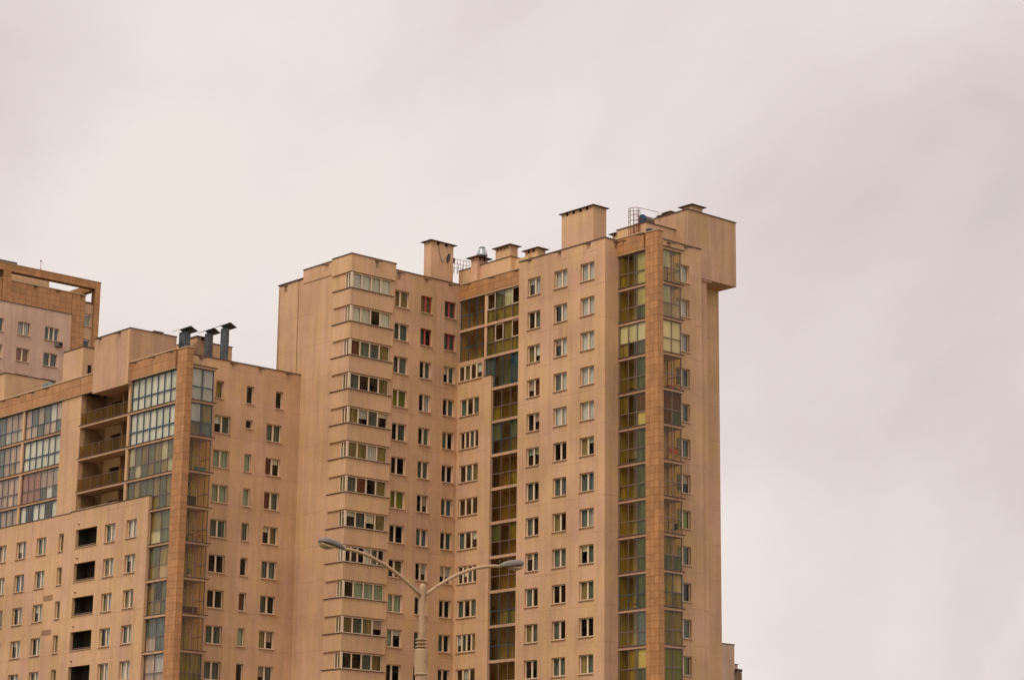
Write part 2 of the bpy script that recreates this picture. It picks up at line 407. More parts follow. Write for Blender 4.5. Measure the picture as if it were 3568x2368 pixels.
# ================================================================== ground
gm = bpy.data.materials.new('ground_asphalt_and_grass'); gm.use_nodes = True; t = gm.node_tree; b = t.nodes['Principled BSDF']; b.inputs['Roughness'].default_value = .95
n = pos_noise(t, .05, (1, 1, 1), 6, .6); mixg = N('ShaderNodeMix', t, data_type='RGBA'); mixg.inputs['A'].default_value = (.15, .125, .09, 1); mixg.inputs['B'].default_value = (.12, .11, .05, 1)
t.links.new(ramp(t, n.outputs[0], .45, 0, .55, 1), mixg.inputs['Factor']); t.links.new(mixg.outputs['Result'], b.inputs['Base Color'])
g = MB(); S = 3000; g.poly([(-S, -S, 0), (S, -S, 0), (S, S, 0), (-S, S, 0)], [(0, 1, 2, 3)])
go = part('ground', g, gm, None, (0, 0, 0)); go['kind'] = 'structure'

# ================================================================== MAIN TOWER
T = thing('residential_tower', 'tall beige plastered apartment tower with corner balcony bay, tan tiled column and overhanging rooftop box', 'apartment tower', (128, 148, 0))
FW1 = Fac('L', 118.6); FW2 = Fac('R', 155.1); FW3 = Fac('L', 130.9); FFA = Fac('L', 131.0); FW4 = Fac('L', 129.72); FW5 = Fac('R', 134.77)
FF2 = Fac('L', 131.13); FP_L = Fac('L', 131.28); FP_R = Fac('R', 130.07); FW6 = Fac('R', 131.75)
ZTOP = 55.72
bands = [(53.2 - 3 * k, 54.63 - 3 * k) for k in range(KMAX)]
# gable wall left of the corner bay (three roof steps)
bh = [(155.0, 155.95, a, b_) for a, b_ in bands]
wall(T, FW1, 155.1, 157.77, 0, 54.7, bh, name='wall')
wall(T, FW1, 157.77, 162.14, 0, 54.86, (), name='wall')
wall(T, FW1, 162.14, 162.78, 0, 55.36, (), name='wall')
wall(T, FW1, 162.90, 165.87, 0, 55.36, (), name='wall')
mb = MB(); FW1.box(mb, 162.78, 162.90, .08, .3, 0, 55.36); part('expansion_joint', mb, COPING, T)
wall(T, Fac('L', 118.54), 157.77, 162.14, 54.86, 56.10, (), th=.36, name='parapet')
for ua, ub, z in ((162.10, 165.92, 55.36), (157.75, 162.16, 56.10)): coping(T, Fac('L', 118.54), ua, ub, z)
# corner bay: attic band, parapets, glass bands
FB_L, FB_R = Fac('L', 118.45), Fac('R', 154.95)
def bay_band(za, zb, name, left_end=157.5, right_end=123.22):
    mb = MB(); mb.box(118.45, 118.6, 154.95, left_end, za, zb); mb.box(118.6, right_end, 154.95, 155.1, za, zb)
    part(name, mb, WALLP, T)
bay_band(54.68, 56.22, 'attic_band', 157.77, 123.42)
mb = MB(); mb.box(118.6, 123.42, 155.1, 155.4, 54.72, 56.22); mb.box(118.6, 118.9, 155.4, 157.77, 54.72, 56.22); part('attic_band_core', mb, WALLP, T)
mb = MB(); mb.box(118.38, 123.49, 154.88, 155.2, 56.223, 56.29); mb.box(118.38, 118.8, 155.2, 157.8, 56.223, 56.29); part('coping', mb, COPING, T)
bay_codes = ['LLLL', 'LLDL', 'RTTO', 'TDDO', 'ODTO', 'OOPO', 'TRDO', 'TTDO', 'DDDLTD', 'DGGG', 'OTOO', 'DDTO', 'ODTO']
bay_l = ['KL', 'KK', 'KK', 'OP', 'OO', 'PO', 'OO', 'TO', 'PL', 'GD', 'OO', 'OO', 'DO']
for k in range(KMAX):
    za, zb = bands[k]
    bay_band(za - 1.52, za - .06, 'balcony_parapet')
    mb = MB(); mb.box(118.36, 123.26, 154.86, 155.30, za - .055, za - .004); mb.box(118.36, 118.8, 155.30, 157.62, za - .055, za - .004); part('parapet_flashing', mb, COPING, T)
    cd = bay_codes[k]; ww = [.255, .245, .245, .255] if len(cd) == 4 else None
    window(T, Fac('R', 155.0), 118.62, 122.98, za + .02, zb - .02, cd, ww, sill=False, rec=.10, mull=.06, name='balcony_window', gl=GL)
    window(T, Fac('L', 118.5), 155.12, 155.95, za + .02, zb - .02, bay_l[k], sill=False, rec=.10, mull=.05, name='balcony_window', gl=GL)
    mb = MB(); mb.box(118.52, 118.72, 155.0, 155.13, za, zb); part('corner_post', mb, FR, T)
# south wall with three window columns
rlc = [(123.5, 125.13), (126.48, 127.8), (129.24, 130.58)]
rl_codes = [['OO', 'TT', 'TT', 'gg', 'DT', 'DD', 'gg', 'DD', 'DO', 'GG', 'GT', 'DD', 'DD'],
            ['OO', 'TD', 'DT', 'DP', 'DT', 'TT', 'DT', 'TB', 'DO', 'DD', 'TT', 'DT', 'DD'],
            ['TT', 'TT', 'DT', 'DT', 'TD', 'DD', 'TB', 'DT', 'DO', 'DD', 'TD', 'DD', 'DD']]
holes = [(a, b_, rz_(k), rz_(k) + 1.53) for k in range(KMAX) for a, b_ in rlc]
holes += [(118.7, 122.95, a, b_) for a, b_ in bands]
wall(T, FW2, 118.6 + .3, 131.0, 0, 54.7, holes); wall(T, FW2, 123.42, 131.0, 54.7, ZTOP, ())
coping(T, FW2, 123.42, 131.0, ZTOP)
for c, (a, b_) in enumerate(rlc):
    for k in range(KMAX):
        red = c > 0 and k < 2
        window(T, FW2, a, b_, rz_(k), rz_(k) + 1.53, rl_codes[c][k], [.44, .56] if c == 0 else None, frame=FRRED if red else FR)
# recess: tiled fascia, stair landing glazing, lower infill wall
mb = MB(); FFA.box(mb, 145.61, 155.1, .0, .3, 54.28, 55.66); part('fascia_core', mb, GROUT, T)
tiles(T, FFA, 145.61, 155.1, 54.30, 55.66, .8)
coping(T, FFA, 145.61, 155.1, 55.66, COPTAN, .09, .09)
mb = MB(); FFA.box(mb, 145.61, 155.1, -.04, .3, 54.20, 54.278); part('fascia_drip', mb, COPTAN, T)
h3 = [(151.75, 154.95, 46.62, 48.02)] + [(152.12, 154.68, rz_(k), rz_(k) + 1.53) for k in range(3, KMAX)]
wall(T, FW3, 151.55, 155.1, 0, 48.2, h3); wall(T, FW3, 150.5, 151.55, 0, 46.6, ())
mb = MB(); FW3.box(mb, 150.45, 151.55, -.05, .3, 46.6, 46.66); part('coping', mb, COPING, T)
window(T, FW3, 151.75, 154.95, 46.62, 48.02, 'DODT', rec=.05, name='window')
rc = ['TDT', 'DRTD', 'DTO', 'DDD', 'TDD', 'DTTD', 'TDT', 'OTDO', 'DTD', 'DDD']
for k in range(3, KMAX):
    window(T, FW3, 152.12, 154.68, rz_(k), rz_(k) + 1.53, rc[(k - 3) % len(rc)], rec=.12)
FGL = Fac('L', 131.12)
for k in range(0, KMAX):
    zt = 51.46 - 3 * k
    mb = MB(); FGL.box(mb, 145.61, 155.1 if k < 2 else (151.55 if k == 2 else 150.5), -.10, 1.4, zt - .24, zt)
    part('floor_slab', mb, SLAB, T)
    y1 = 155.05 if k < 2 else 0
    zg0, zg1 = zt + .004, zt + 2.755
    if k == 0: zg1 = 54.19
    if k < 2:
        glazing(T, FGL, 151.72, 155.08, zg0, zg1, 3, 1.28, FRBL, GLG, rec=.02)
        mb = MB(); FGL.box(mb, 151.42, 151.72, -.03, .2, zg0, zg1); part('glazing_post', mb, WALLP, T)
        glazing(T, FGL, 146.95, 151.42, zg0, zg1, 4, 1.18, FRDK, GLG, code='DTPD' if k == 0 else 'ODOD', low='OOOO', rec=.02, opens=((0, 1), (3, 1)) if k == 0 else ((1, 1), (3, 1)))
    elif k == 2:
        glazing(T, FGL, 146.95, 151.5, zg0, zg1, 4, None, FRBL, GLB, code='TDDB', rec=.02)
    else:
        mb = MB(); FGL.box(mb, 145.62, 146.95, .02, .1, zg0, zg1); part('blind_panel', mb, FRDK, T)
        fr_, g_ = (FRBL, GLG) if k in (4, 9, 10) else (FRDK, GLO)
        glazing(T, FGL, 146.95, 150.48, zg0, zg1, 3, 1.22, fr_, g_, code={3: 'DDD', 4: 'TDT', 7: 'TDO'}.get(k), low={3: 'ODO', 5: 'DDO', 9: 'DOO'}.get(k), rec=.02)
part('side_wall', MB().box(131.01, 132.5, 155.11, 155.4, 0, 55.2), WALL, T)
part('side_wall', MB().box(130.025, 132.5, 145.3, 145.6, 0, 55.6), WALL, T)
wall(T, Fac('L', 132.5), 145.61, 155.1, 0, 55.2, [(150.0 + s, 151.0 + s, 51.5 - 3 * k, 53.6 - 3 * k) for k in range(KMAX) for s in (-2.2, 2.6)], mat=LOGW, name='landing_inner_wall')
# central west wall with three window columns
lc = [(142.82, 144.47), (139.41, 141.08), (136.07, 137.8)]
l_codes = [['DP', 'DT', 'OD', 'TR', 'DT', 'GG', 'TD', 'TD', 'DT', 'TD', 'OT', 'DD', 'OT'],
           ['PP', 'DP', 'DP', 'TP', 'PP', 'DD', 'TB', 'OD', 'TT', 'DD', 'TD', 'TT', 'DD'],
           ['PP', 'PP', 'PP', 'PP', 'PP', 'OO', 'TB', 'TP', 'TT', 'OT', 'DD', 'OT', 'OO']]
wall(T, FW4, 134.77, 145.6, 0, ZTOP, [(a, b_, rz_(k), rz_(k) + 1.55) for k in range(KMAX) for a, b_ in lc])
coping(T, FW4, 134.70, 145.65, ZTOP)
for c, (a, b_) in enumerate(lc):
    for k in range(KMAX):
        window(T, FW4, a, b_, rz_(k), rz_(k) + 1.55, l_codes[c][k], [.5, .5], blindh=.35 if (c == 0 and k == 5) else None)
wall(T, FW5, 130.02, 131.30, 0, ZTOP, ()); wall(T, FW5, 131.43, 132.9, 0, 54.3, (), name='loggia_side_wall', mat=LOG2); coping(T, FW5, 129.72, 131.3, ZTOP + .002)
# tiled fascia + tiled corner column
mb = MB(); FF2.box(mb, 131.6, 134.77, .0, .3, 54.40, 55.80); part('fascia_core', mb, GROUT, T)
tiles(T, FF2, 131.6, 134.77, 54.42, 55.80, .8)
mb = MB(); FF2.box(mb, 131.57, 134.77, -.09, .3, 55.803, 55.88); part('coping', mb, COPTAN, T)
mb = MB(); FF2.box(mb, 131.55, 134.77, -.05, .3, 54.33, 54.398); part('fascia_drip', mb, COPTAN, T)
mb = MB(); mb.box(131.28, 131.84, 130.07, 131.6, 0, 55.74); part('tiled_column_core', mb, GROUT, T)
tiles(T, FP_L, 130.07, 131.57, 16, 55.74, .5, limit_z=18.0)
tiles(T, FP_R, 131.28, 131.84, 16, 55.74, .56, limit_z=18.0)
mb = MB(); mb.box(131.18, 131.9, 129.98, 131.57, 55.743, 55.81); part('coping', mb, COPTAN, T)
# corner loggias
FG1 = Fac('L', 131.36); FG2 = Fac('R', 130.17)
dn = {0: ('DDP', 'ODP'), 1: ('DDP', 'DDB'), 2: ('LLL', 'ODT'), 3: ('DDB', 'DDT'), 4: ('ODR', 'DDC'), 5: ('DDB', 'DDB'), 6: ('DDB', 'ODB'), 7: ('DDB', 'DDB'), 8: ('DDB', 'DDB'), 9: ('DDB', 'DDB'), 10: ('DDB', 'DDB'), 11: ('DOC', 'DOB'), 12: ('DDD', 'DDD')}
rt = {0: ('PD', 'DD'), 1: ('PD', 'KK'), 2: ('WW', 'WW'), 4: ('RR', 'RT'), 8: ('OD', 'TT'), 9: ('OK', 'OO'), 10: ('OO', 'OO'), 11: ('gg', 'gg')}
for k in range(-1, KMAX):
    zt = 51.48 - 3 * k
    mb = MB()
    if k >= 0: mb.box(131.30, 132.9, 131.6, 134.77, zt - .22, zt)
    mb.box(131.86, 134.20, 130.07, 131.75, zt - .22, zt - .004); part('balcony_slab', mb, SLAB, T)
    mb = MB()
    mb.box(131.86, 134.33, 129.98, 131.75, zt, zt + .045); part('slab_flashing', mb, SLABD, T)
    if k >= 0:
        mb = MB(); FG1.box(mb, 131.6, 134.77, -.15, .05, zt + .002, zt + .05); part('slab_flashing', mb, SLABD, T)
    if k < 0: continue
    z0, z1 = zt + .055, zt + 2.77
    fr_ = FRBL if k == 9 else FRDK
    c, l = dn.get(k, ('DDD', 'DDD'))
    glazing(T, FG1, 131.62, 134.72, z0, min(z1, 54.32) if k == 0 else z1, 3, 1.15, fr_, (GLM if k == 2 else GLO) if k != 10 else GLG, code=c, low=l)
    c, l = rt.get(k, ('DD', 'DD'))
    glazing(T, FG2, 131.86, 134.06, z0, z1, 2, 1.2, fr_, GLM if k < 3 else GLC, code=c, low=l)
    # return pane at the far end of the loggia
    mb = MB(); mb.box(134.02, 134.06, 130.22, 130.28, z0, z1); mb.box(134.02, 134.06, 131.68, 131.75, z0, z1); mb.box(134.02, 134.06, 130.28, 131.68, z0 + 1.17, z0 + 1.23)
    mb.box(134.02, 134.06, 130.95, 131.0, z0, z1)
    rg = part('return_glazing', mb, fr_, T)
    part('glass_panel', MB().box(134.035, 134.045, 130.28, 131.68, z0 + .03, z1 - .03), GLC, rg)
inner_h = [(131.95, 132.85, 51.6 - 3 * k, 53.75 - 3 * k) for k in range(KMAX)]
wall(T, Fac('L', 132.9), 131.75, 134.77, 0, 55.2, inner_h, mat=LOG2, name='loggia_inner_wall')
for k in range(KMAX):
    window(T, Fac('L', 132.9), 131.95, 132.85, 51.6 - 3 * k, 53.75 - 3 * k, 'B' if k % 3 else 'T', sill=False, rec=.05, name='balcony_door')
# east wall with one window column, beside the loggias
rw = (135.08, 136.72)
wall(T, FW6, 132.9, 138.2, 0, ZTOP, [(rw[0], rw[1], rz_(k), rz_(k) + 1.55) for k in range(KMAX)])
coping(T, FW6, 132.0, 138.26, ZTOP)
ec = ['PP', 'PP', 'PP', 'DT', 'DT', 'TT', 'DT', 'gg', 'TT', 'DD', 'DT', 'gg', 'OO']
for k in range(KMAX): window(T, FW6, rw[0], rw[1], rz_(k), rz_(k) + 1.55, ec[k])
wall(T, Fac('R', 132.2), 138.2, 139.32, 0, 53.27, ()); wall(T, Fac('R', 133.96), 139.3, 142.67, 0, 53.27, ())
mb = MB(); mb.box(139.02, 139.32, 132.5, 133.96, 0, 53.27); mb.box(142.37, 142.67, 134.26, 141, 0, 53.27); part('wall', mb, WALL, T)
# roof box
mb = MB(); mb.box(136.83, 142.8, 131.97, 136.6, 53.3, 59.08); part('rooftop_box', mb, wall_material('box_plaster', (.58, .352, .245), (.60, .385, .215), seams=False, dirt=1.3), T)
mb = MB(); mb.box(136.76, 142.87, 131.90, 136.67, 59.083, 59.15); part('coping', mb, COPING, T)
mb = MB(); mb.box(138.3, 139.8, 132.05, 132.2, 53.14, 53.297); part('box_corbel', mb, WALLP, T)
mb = MB(); mb.box(133.22, 136.83, 133.42, 136.95, 55.0, 57.5); part('rooftop_block', mb, WALLP, T)
mb = MB(); mb.box(133.15, 136.83, 133.35, 137.02, 57.503, 57.57); part('coping', mb, COPING, T)
chimney(T, 133.5, 134.1, 137.15, 137.8, 55, 57.2, nl=1, cap=.25)
# technical storey behind the recess
mb = MB(); mb.box(131.92, 137.0, 149.22, 156.4, 55.0, 57.42); part('rooftop_block', mb, WALLP, T)
mb = MB(); mb.box(131.86, 137.0, 149.15, 156.45, 57.423, 57.48); part('coping', mb, COPING, T)
mb = MB(); mb.box(132.4, 137.0, 147.4, 149.2, 55.0, 57.2); part('rooftop_block', mb, WALLP, T)
chimney(T, 127.92, 130.55, 155.6, 156.6, 55.0, 59.25, nl=0, nr=2)
chimney(T, 131.50, 132.75, 153.35, 154.2, 55.0, 57.95, nl=0, nr=2, cap=.35)
chimney(T, 131.95, 132.85, 149.35, 151.35, 57.5, 58.35, nl=4)
chimney(T, 133.45, 134.35, 147.3, 149.0, 55.0, 57.95, nl=2)
chimney(T, 132.75, 134.3, 139.4, 143.45, 55.0, 60.05, nl=4, cap=.2)
chimney(T, 138.15, 139.45, 132.75, 133.95, 59.1, 59.75, nl=0)
chimney(T, 137.75, 138.5, 134.95, 135.6, 59.1, 59.5, nl=1, cap=.25)
chimney(T, 137.6, 138.1, 135.65, 136.3, 59.1, 59.35, nl=1, cap=.15)
# zinc cowl on the vent shaft
cw = MB(); cx, cy = 131.95, 153.2
rs = [(58.24, .50), (58.34, .52), (58.85, .33), (59.0, .22), (59.05, .30), (59.14, .12)]
ring = []
for z, r in rs:
    ring.append([(cx + r * math.cos(a * math.pi / 8), cy + r * math.sin(a * math.pi / 8), z) for a in range(16)])
v = [p for q in ring for p in q]; f = []
for i in range(len(rs) - 1):
    for a in range(16): f.append((i * 16 + a, i * 16 + (a + 1) % 16, (i + 1) * 16 + (a + 1) % 16, (i + 1) * 16 + a))
f.append(tuple(range(16))); f.append(tuple(5 * 16 + a for a in range(16)))
cw.poly(v, f); part('vent_cowl', cw, ZINCL, T, smooth=False)
# cable run down the big chimney
mb = MB().tube([(128.75, 155.57, 59.3), (128.85, 155.57, 58.6), (129.05, 155.57, 57.9), (129.3, 155.57, 57.6)], .02, 5); part('cable', mb, COPING, T)
# guard rail between chimneys
mb = MB()
for i in range(7):
    x = 131.5 + i * .36; mb.tube([(x, 157, 57.3), (x, 157, 58.7 + .03 * i)], .022, 5)
for z in (57.9, 58.3, 58.72): mb.tube([(131.4, 157, z), (133.75, 157, z + .1)], .02, 5)
for i in range(3): mb.tube([(131.4 + i * .5, 156.6, 57.2), (131.9 + i * .5, 157, 58.3)], .02, 5)
part('roof_guard_rail', mb, RUST, T)
# caged roof ladder
mb = MB(); cxx, cyy, rad = 133.05, 134.55, .58
angs = [math.radians(a) for a in range(90, 271, 30)]
for a in angs:
    x, y = cxx + rad * math.cos(a), cyy + rad * math.sin(a); mb.tube([(x, y, 56.55), (x, y, 58.85)], .022, 5)
for z in (56.6, 57.25, 57.75, 58.2, 58.55, 58.85): mb.tube([(cxx + rad * math.cos(a), cyy + rad * math.sin(a), z) for a in angs], .025, 5)
for y in (134.25, 134.85): mb.tube([(cxx + .1, y, 55.2), (cxx + .1, y, 58.85)], .035, 6)
for i in range(11): mb.tube([(cxx + .1, 134.25, 55.5 + i * .3), (cxx + .1, 134.85, 55.5 + i * .3)], .02, 5)
mb.tube([(cxx, 133.97, 58.85), (134.2, 132.95, 58.5), (134.4, 132.9, 57.6)], .025, 5)
mb.tube([(cxx + .1, 134.25, 57.9), (133.9, 133.6, 57.75), (134.4, 133.5, 57.6)], .03, 5)
part('caged_ladder', mb, RUST, T)
for fac, lst in ((FW2, [(123.98, 55.6), (127.08, 55.6), (129.92, 55.6)]), (Fac('R', 154.95), [(121.34, 56.15)]), (FW1, [(164.86, 55.26)]), (Fac('L', 118.54), [(158.68, 56.0)]),
                 (FFA, [(153.84, 55.62), (150.64, 55.62), (147.38, 55.62)]), (FW4, [(144.28, 55.68), (140.5, 55.68), (136.84, 55.68)]), (FW5, [(131.0, 55.66)]),
                 (FF2, [(133.95, 55.62), (131.9, 55.76)]), (FW6, [(134.3, 55.62), (136.37, 55.66)])):
    for u, z in lst: spout(T, fac, u, z)
# rough infill and roof, dark rooms behind the walls
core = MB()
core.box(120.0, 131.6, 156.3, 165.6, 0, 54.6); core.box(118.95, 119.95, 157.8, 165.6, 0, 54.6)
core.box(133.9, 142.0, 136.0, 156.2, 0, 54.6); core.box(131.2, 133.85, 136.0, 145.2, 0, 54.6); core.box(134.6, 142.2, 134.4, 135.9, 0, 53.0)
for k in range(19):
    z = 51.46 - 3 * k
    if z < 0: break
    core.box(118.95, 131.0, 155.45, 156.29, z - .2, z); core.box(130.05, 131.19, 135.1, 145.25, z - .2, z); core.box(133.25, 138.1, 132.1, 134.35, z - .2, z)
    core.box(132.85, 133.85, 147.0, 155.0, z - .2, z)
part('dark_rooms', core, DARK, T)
rf = MB(); rf.box(118.95, 136, 155.45, 165.87, 54.75, 55.0); rf.box(131.35, 142.6, 134.8, 155.4, 54.75, 54.99); rf.box(130.05, 131.3, 135.1, 145.25, 54.75, 54.98); rf.box(132.0, 142.6, 132.1, 134.75, 54.75, 54.97)
part('flat_roof', rf, ROOF, T)
mb = MB(); mb.box(142.37, 142.67, 141.01, 165.8, 0, 54.9); mb.box(118.6, 142.67, 165.57, 165.87, 0, 55.0); part('rear_wall', mb, WALL, T)

def frosted(name, c, w):
    m = bpy.data.materials.new(name); m.use_nodes = True; t = m.node_tree; t.nodes.clear()
    o = N('ShaderNodeOutputMaterial', t); mx = N('ShaderNodeMixShader', t); mx.inputs[0].default_value = w; tr = N('ShaderNodeBsdfTransparent', t); d = N('ShaderNodeBsdfDiffuse', t)
    tr.inputs[0].default_value = (.85, .75, .5, 1); d.inputs[0].default_value = (*c, 1)
    t.links.new(tr.outputs[0], mx.inputs[1]); t.links.new(d.outputs[0], mx.inputs[2]); t.links.new(mx.outputs[0], o.inputs[0]); return m
GLBAL = frosted('frosted_brown_balustrade_glass', (.30, .20, .09), .14)
# ================================================================== LEFT BLOCK
B = thing('apartment_block', 'lower beige apartment block with glazed loggias, dark open balconies and three metal roof ducts', 'apartment block', (110, 176, 0))
GL1 = Fac('R', 162.1); BP_R = Fac('R', 160.42); BP_L = Fac('L', 105.5); BF = Fac('L', 105.36); BW = Fac('L', 105.3)
SB = [43.12 - 3 * k for k in range(11)]
hb = []
wb = []   # (ua, ub, za, zb, code, frac)
c1 = ['O', 'TT', 'GG', 'GG', 'TT', 'DD', 'DD', 'TT', 'TT', 'DD', 'DT']; c2 = ['D', 'D', 'G', 'G', 'T', 'D', 'R', 'G', 'D', 'D', 'T']; c3 = ['D', 'TT', 'RT', 'RT', 'OO', 'TT', 'TD', 'OO', 'TT', 'DT', 'DD']
for k in range(11):
    z = SB[k]
    if k == 0: wb += [(109.68, 110.48, z, z + 1.53, c1[k]), (115.99, 116.75, z, z + 1.53, c3[k])]
    else: wb += [(109.66, 111.31, z, z + 1.53, c1[k]), (115.13, 116.72, z, z + 1.53, c3[k])]
    wb += [(112.9, 113.65, z + (.80 if k == 1 else 0), z + 1.55, c2[k])]
wall(B, GL1, 106.1, 118.58, 0, 46.50, [q[:4] for q in wb])
for a, b_, za, zb, cd in wb: window(B, GL1, a, b_, za, zb, cd, blindh=None)
coping(B, GL1, 106.1, 118.58, 46.50)
# tiled column
mb = MB(); mb.box(105.5, 106.1, 160.42, 161.92, 0, 46.60); part('tiled_column_core', mb, GROUT, B)
tiles(B, BP_L, 160.42, 161.92, 16, 46.60, .5, limit_z=17.9); tiles(B, BP_R, 105.5, 106.1, 16, 46.60, .6, limit_z=17.9)
mb = MB(); mb.box(105.40, 106.16, 160.33, 161.92, 46.603, 46.68); part('coping', mb, COPTAN, B)
# tiled fascia
mb = MB(); BF.box(mb, 161.92, 169.0, 0, .3, 45.08, 46.62); BF.box(mb, 174.77, 206, 0, .3, 45.08, 46.62); part('fascia_core', mb, GROUT, B)
tiles(B, BF, 162.0, 168.96, 45.10, 46.62, 1.2, .76); tiles(B, BF, 174.77, 206, 45.10, 46.62, 1.2, .76)
for a, b_ in ((161.92, 168.96), (174.77, 206)):
    coping(B, BF, a, b_, 46.62, COPTAN, .10, .10); mb = MB(); BF.box(mb, a, b_, -.04, .3, 45.01, 45.078); part('fascia_drip', mb, COPTAN, B)
# roof box
mb = MB(); mb.box(105.1, 109.9, 168.96, 174.77, 44.70, 49.68); part('rooftop_box', mb, wall_material('left_box_plaster', (.58, .352, .245), (.60, .385, .215), seams=False, dirt=1.2), B)
mb = MB(); mb.box(105.03, 109.95, 168.90, 174.84, 49.683, 49.74); part('coping', mb, COPING, B)
mb = MB(); mb.box(105.06, 105.0999, 168.95, 169.3, 44.72, 49.6); part('box_edge_strip', mb, WALLP, B)
mb = MB(); mb.box(106.4, 112, 178.9, 182.3, 46, 49.9); part('rooftop_block', mb, WALLP, B)
mb = MB(); mb.box(106.33, 112, 178.83, 182.37, 49.903, 49.96); part('coping', mb, COPING, B)
mb = MB(); mb.box(106.95, 107.3, 178.86, 178.899, 47.3, 48.3); part('vent_void', mb, DKVOID, B)
mb = MB(); mb.box(104.6 + 1.0, 110.4, 191.4, 196, 46, 49.35); part('rooftop_block', mb, WALLP, B)
mb = MB(); mb.box(105.5, 110.4, 191.33, 196, 49.353, 49.41); part('coping', mb, COPING, B)
mb = MB(); mb.box(112.45, 116.58, 170.0, 174, 46, 50.02); part('rooftop_block', mb, WALLP, B)
mb = MB(); mb.box(112.4, 116.65, 169.93, 174, 50.023, 50.07); part('coping', mb, COPING, B)
chimney(B, 112.3, 113.55, 169.3, 170.7, 46, 50.05, nl=0, nr=1, cap=.12)
chimney(B, 109.2, 110.0, 171.5, 172.4, 46, 50.35, nl=0, cap=.12)
def duct(bx0, bx1, by0, by1, ez):
    mb = MB().box(bx0, bx1, by0, by1, 46.2, ez)
    for z in (47.2, 48.2, 49.2): mb.box(bx0 - .02, bx1 + .02, by0 - .02, by1 + .02, z, z + .05)
    d = part('roof_duct', mb, ZINC, B)
    ox = .45; oy = .50; x0, x1, y0, y1 = bx0 - ox, bx1 + ox, by0 - oy, by1 + oy; xm = (x0 + x1) / 2; rz2 = ez + .42; t_ = .04
    P_ = [(x0, y0, ez + .06), (xm, y0, rz2), (x1, y0, ez + .06), (x0, y1, ez + .06), (xm, y1, rz2), (x1, y1, ez + .06)]
    P2 = [(x, y, z + t_) for x, y, z in P_]
    c = MB(); c.poly(P_ + P2, [(0, 1, 4, 3), (1, 2, 5, 4), (6, 9, 10, 7), (7, 10, 11, 8), (0, 6, 7, 1), (1, 7, 8, 2), (3, 4, 10, 9), (4, 5, 11, 10), (0, 3, 9, 6), (2, 8, 11, 5)])
    part('duct_cap', c, ZINC, d)
    part('duct_braces', MB().box(bx0, bx0 + .04, by0, by0 + .04, ez, ez + .2).box(bx1 - .04, bx1, by0, by0 + .04, ez, ez + .2).box((bx0 + bx1) / 2 - .02, (bx0 + bx1) / 2 + .02, by0, by1, ez, ez + .38), ZINC, d)
duct(110.55, 111.2, 168.75, 169.6, 50.30); duct(112.62, 113.15, 168.05, 168.6, 50.36); duct(112.58, 113.08, 165.45, 166.05, 50.38)
# glazed loggias on the west side (right group), open balconies, pier, left glazed group
BG = Fac('L', 105.62)
rg_code = {0: ('LLLLLLL', 'LLLLLLL', 7, FRBL, GL), 1: ('LLLLLLL', 'LLLLLLL', 7, FRBL, GL), 2: ('PTOTOPT', 'TPTOTOP', 7, FRDK, GLM), 3: ('TOTTOTO', 'OBDBOBO', 7, FRDK, GLM)}
lg_code = {0: ('KTKTPK', 'KKTKKT', 6, FRBL, GL), 1: ('LLLLLL', 'LLLLLL', 6, FRBL, GL), 2: ('MMMKKK', 'MMMTPT', 6, FRDK, GL), 3: ('LDLLDL', 'LDLLDL', 6, FRBL, GL)}
ll_code = {0: ('KKTKKK', 'TTTPKP', 6, FRBL, GL), 1: ('TTTKKK', 'TTTKOK', 6, FRBL, GL), 2: ('KKKKKK', 'KKKKKK', 6, FRDK, GL), 3: ('TKKKKK', 'TKKKKK', 6, FRBL, GL)}
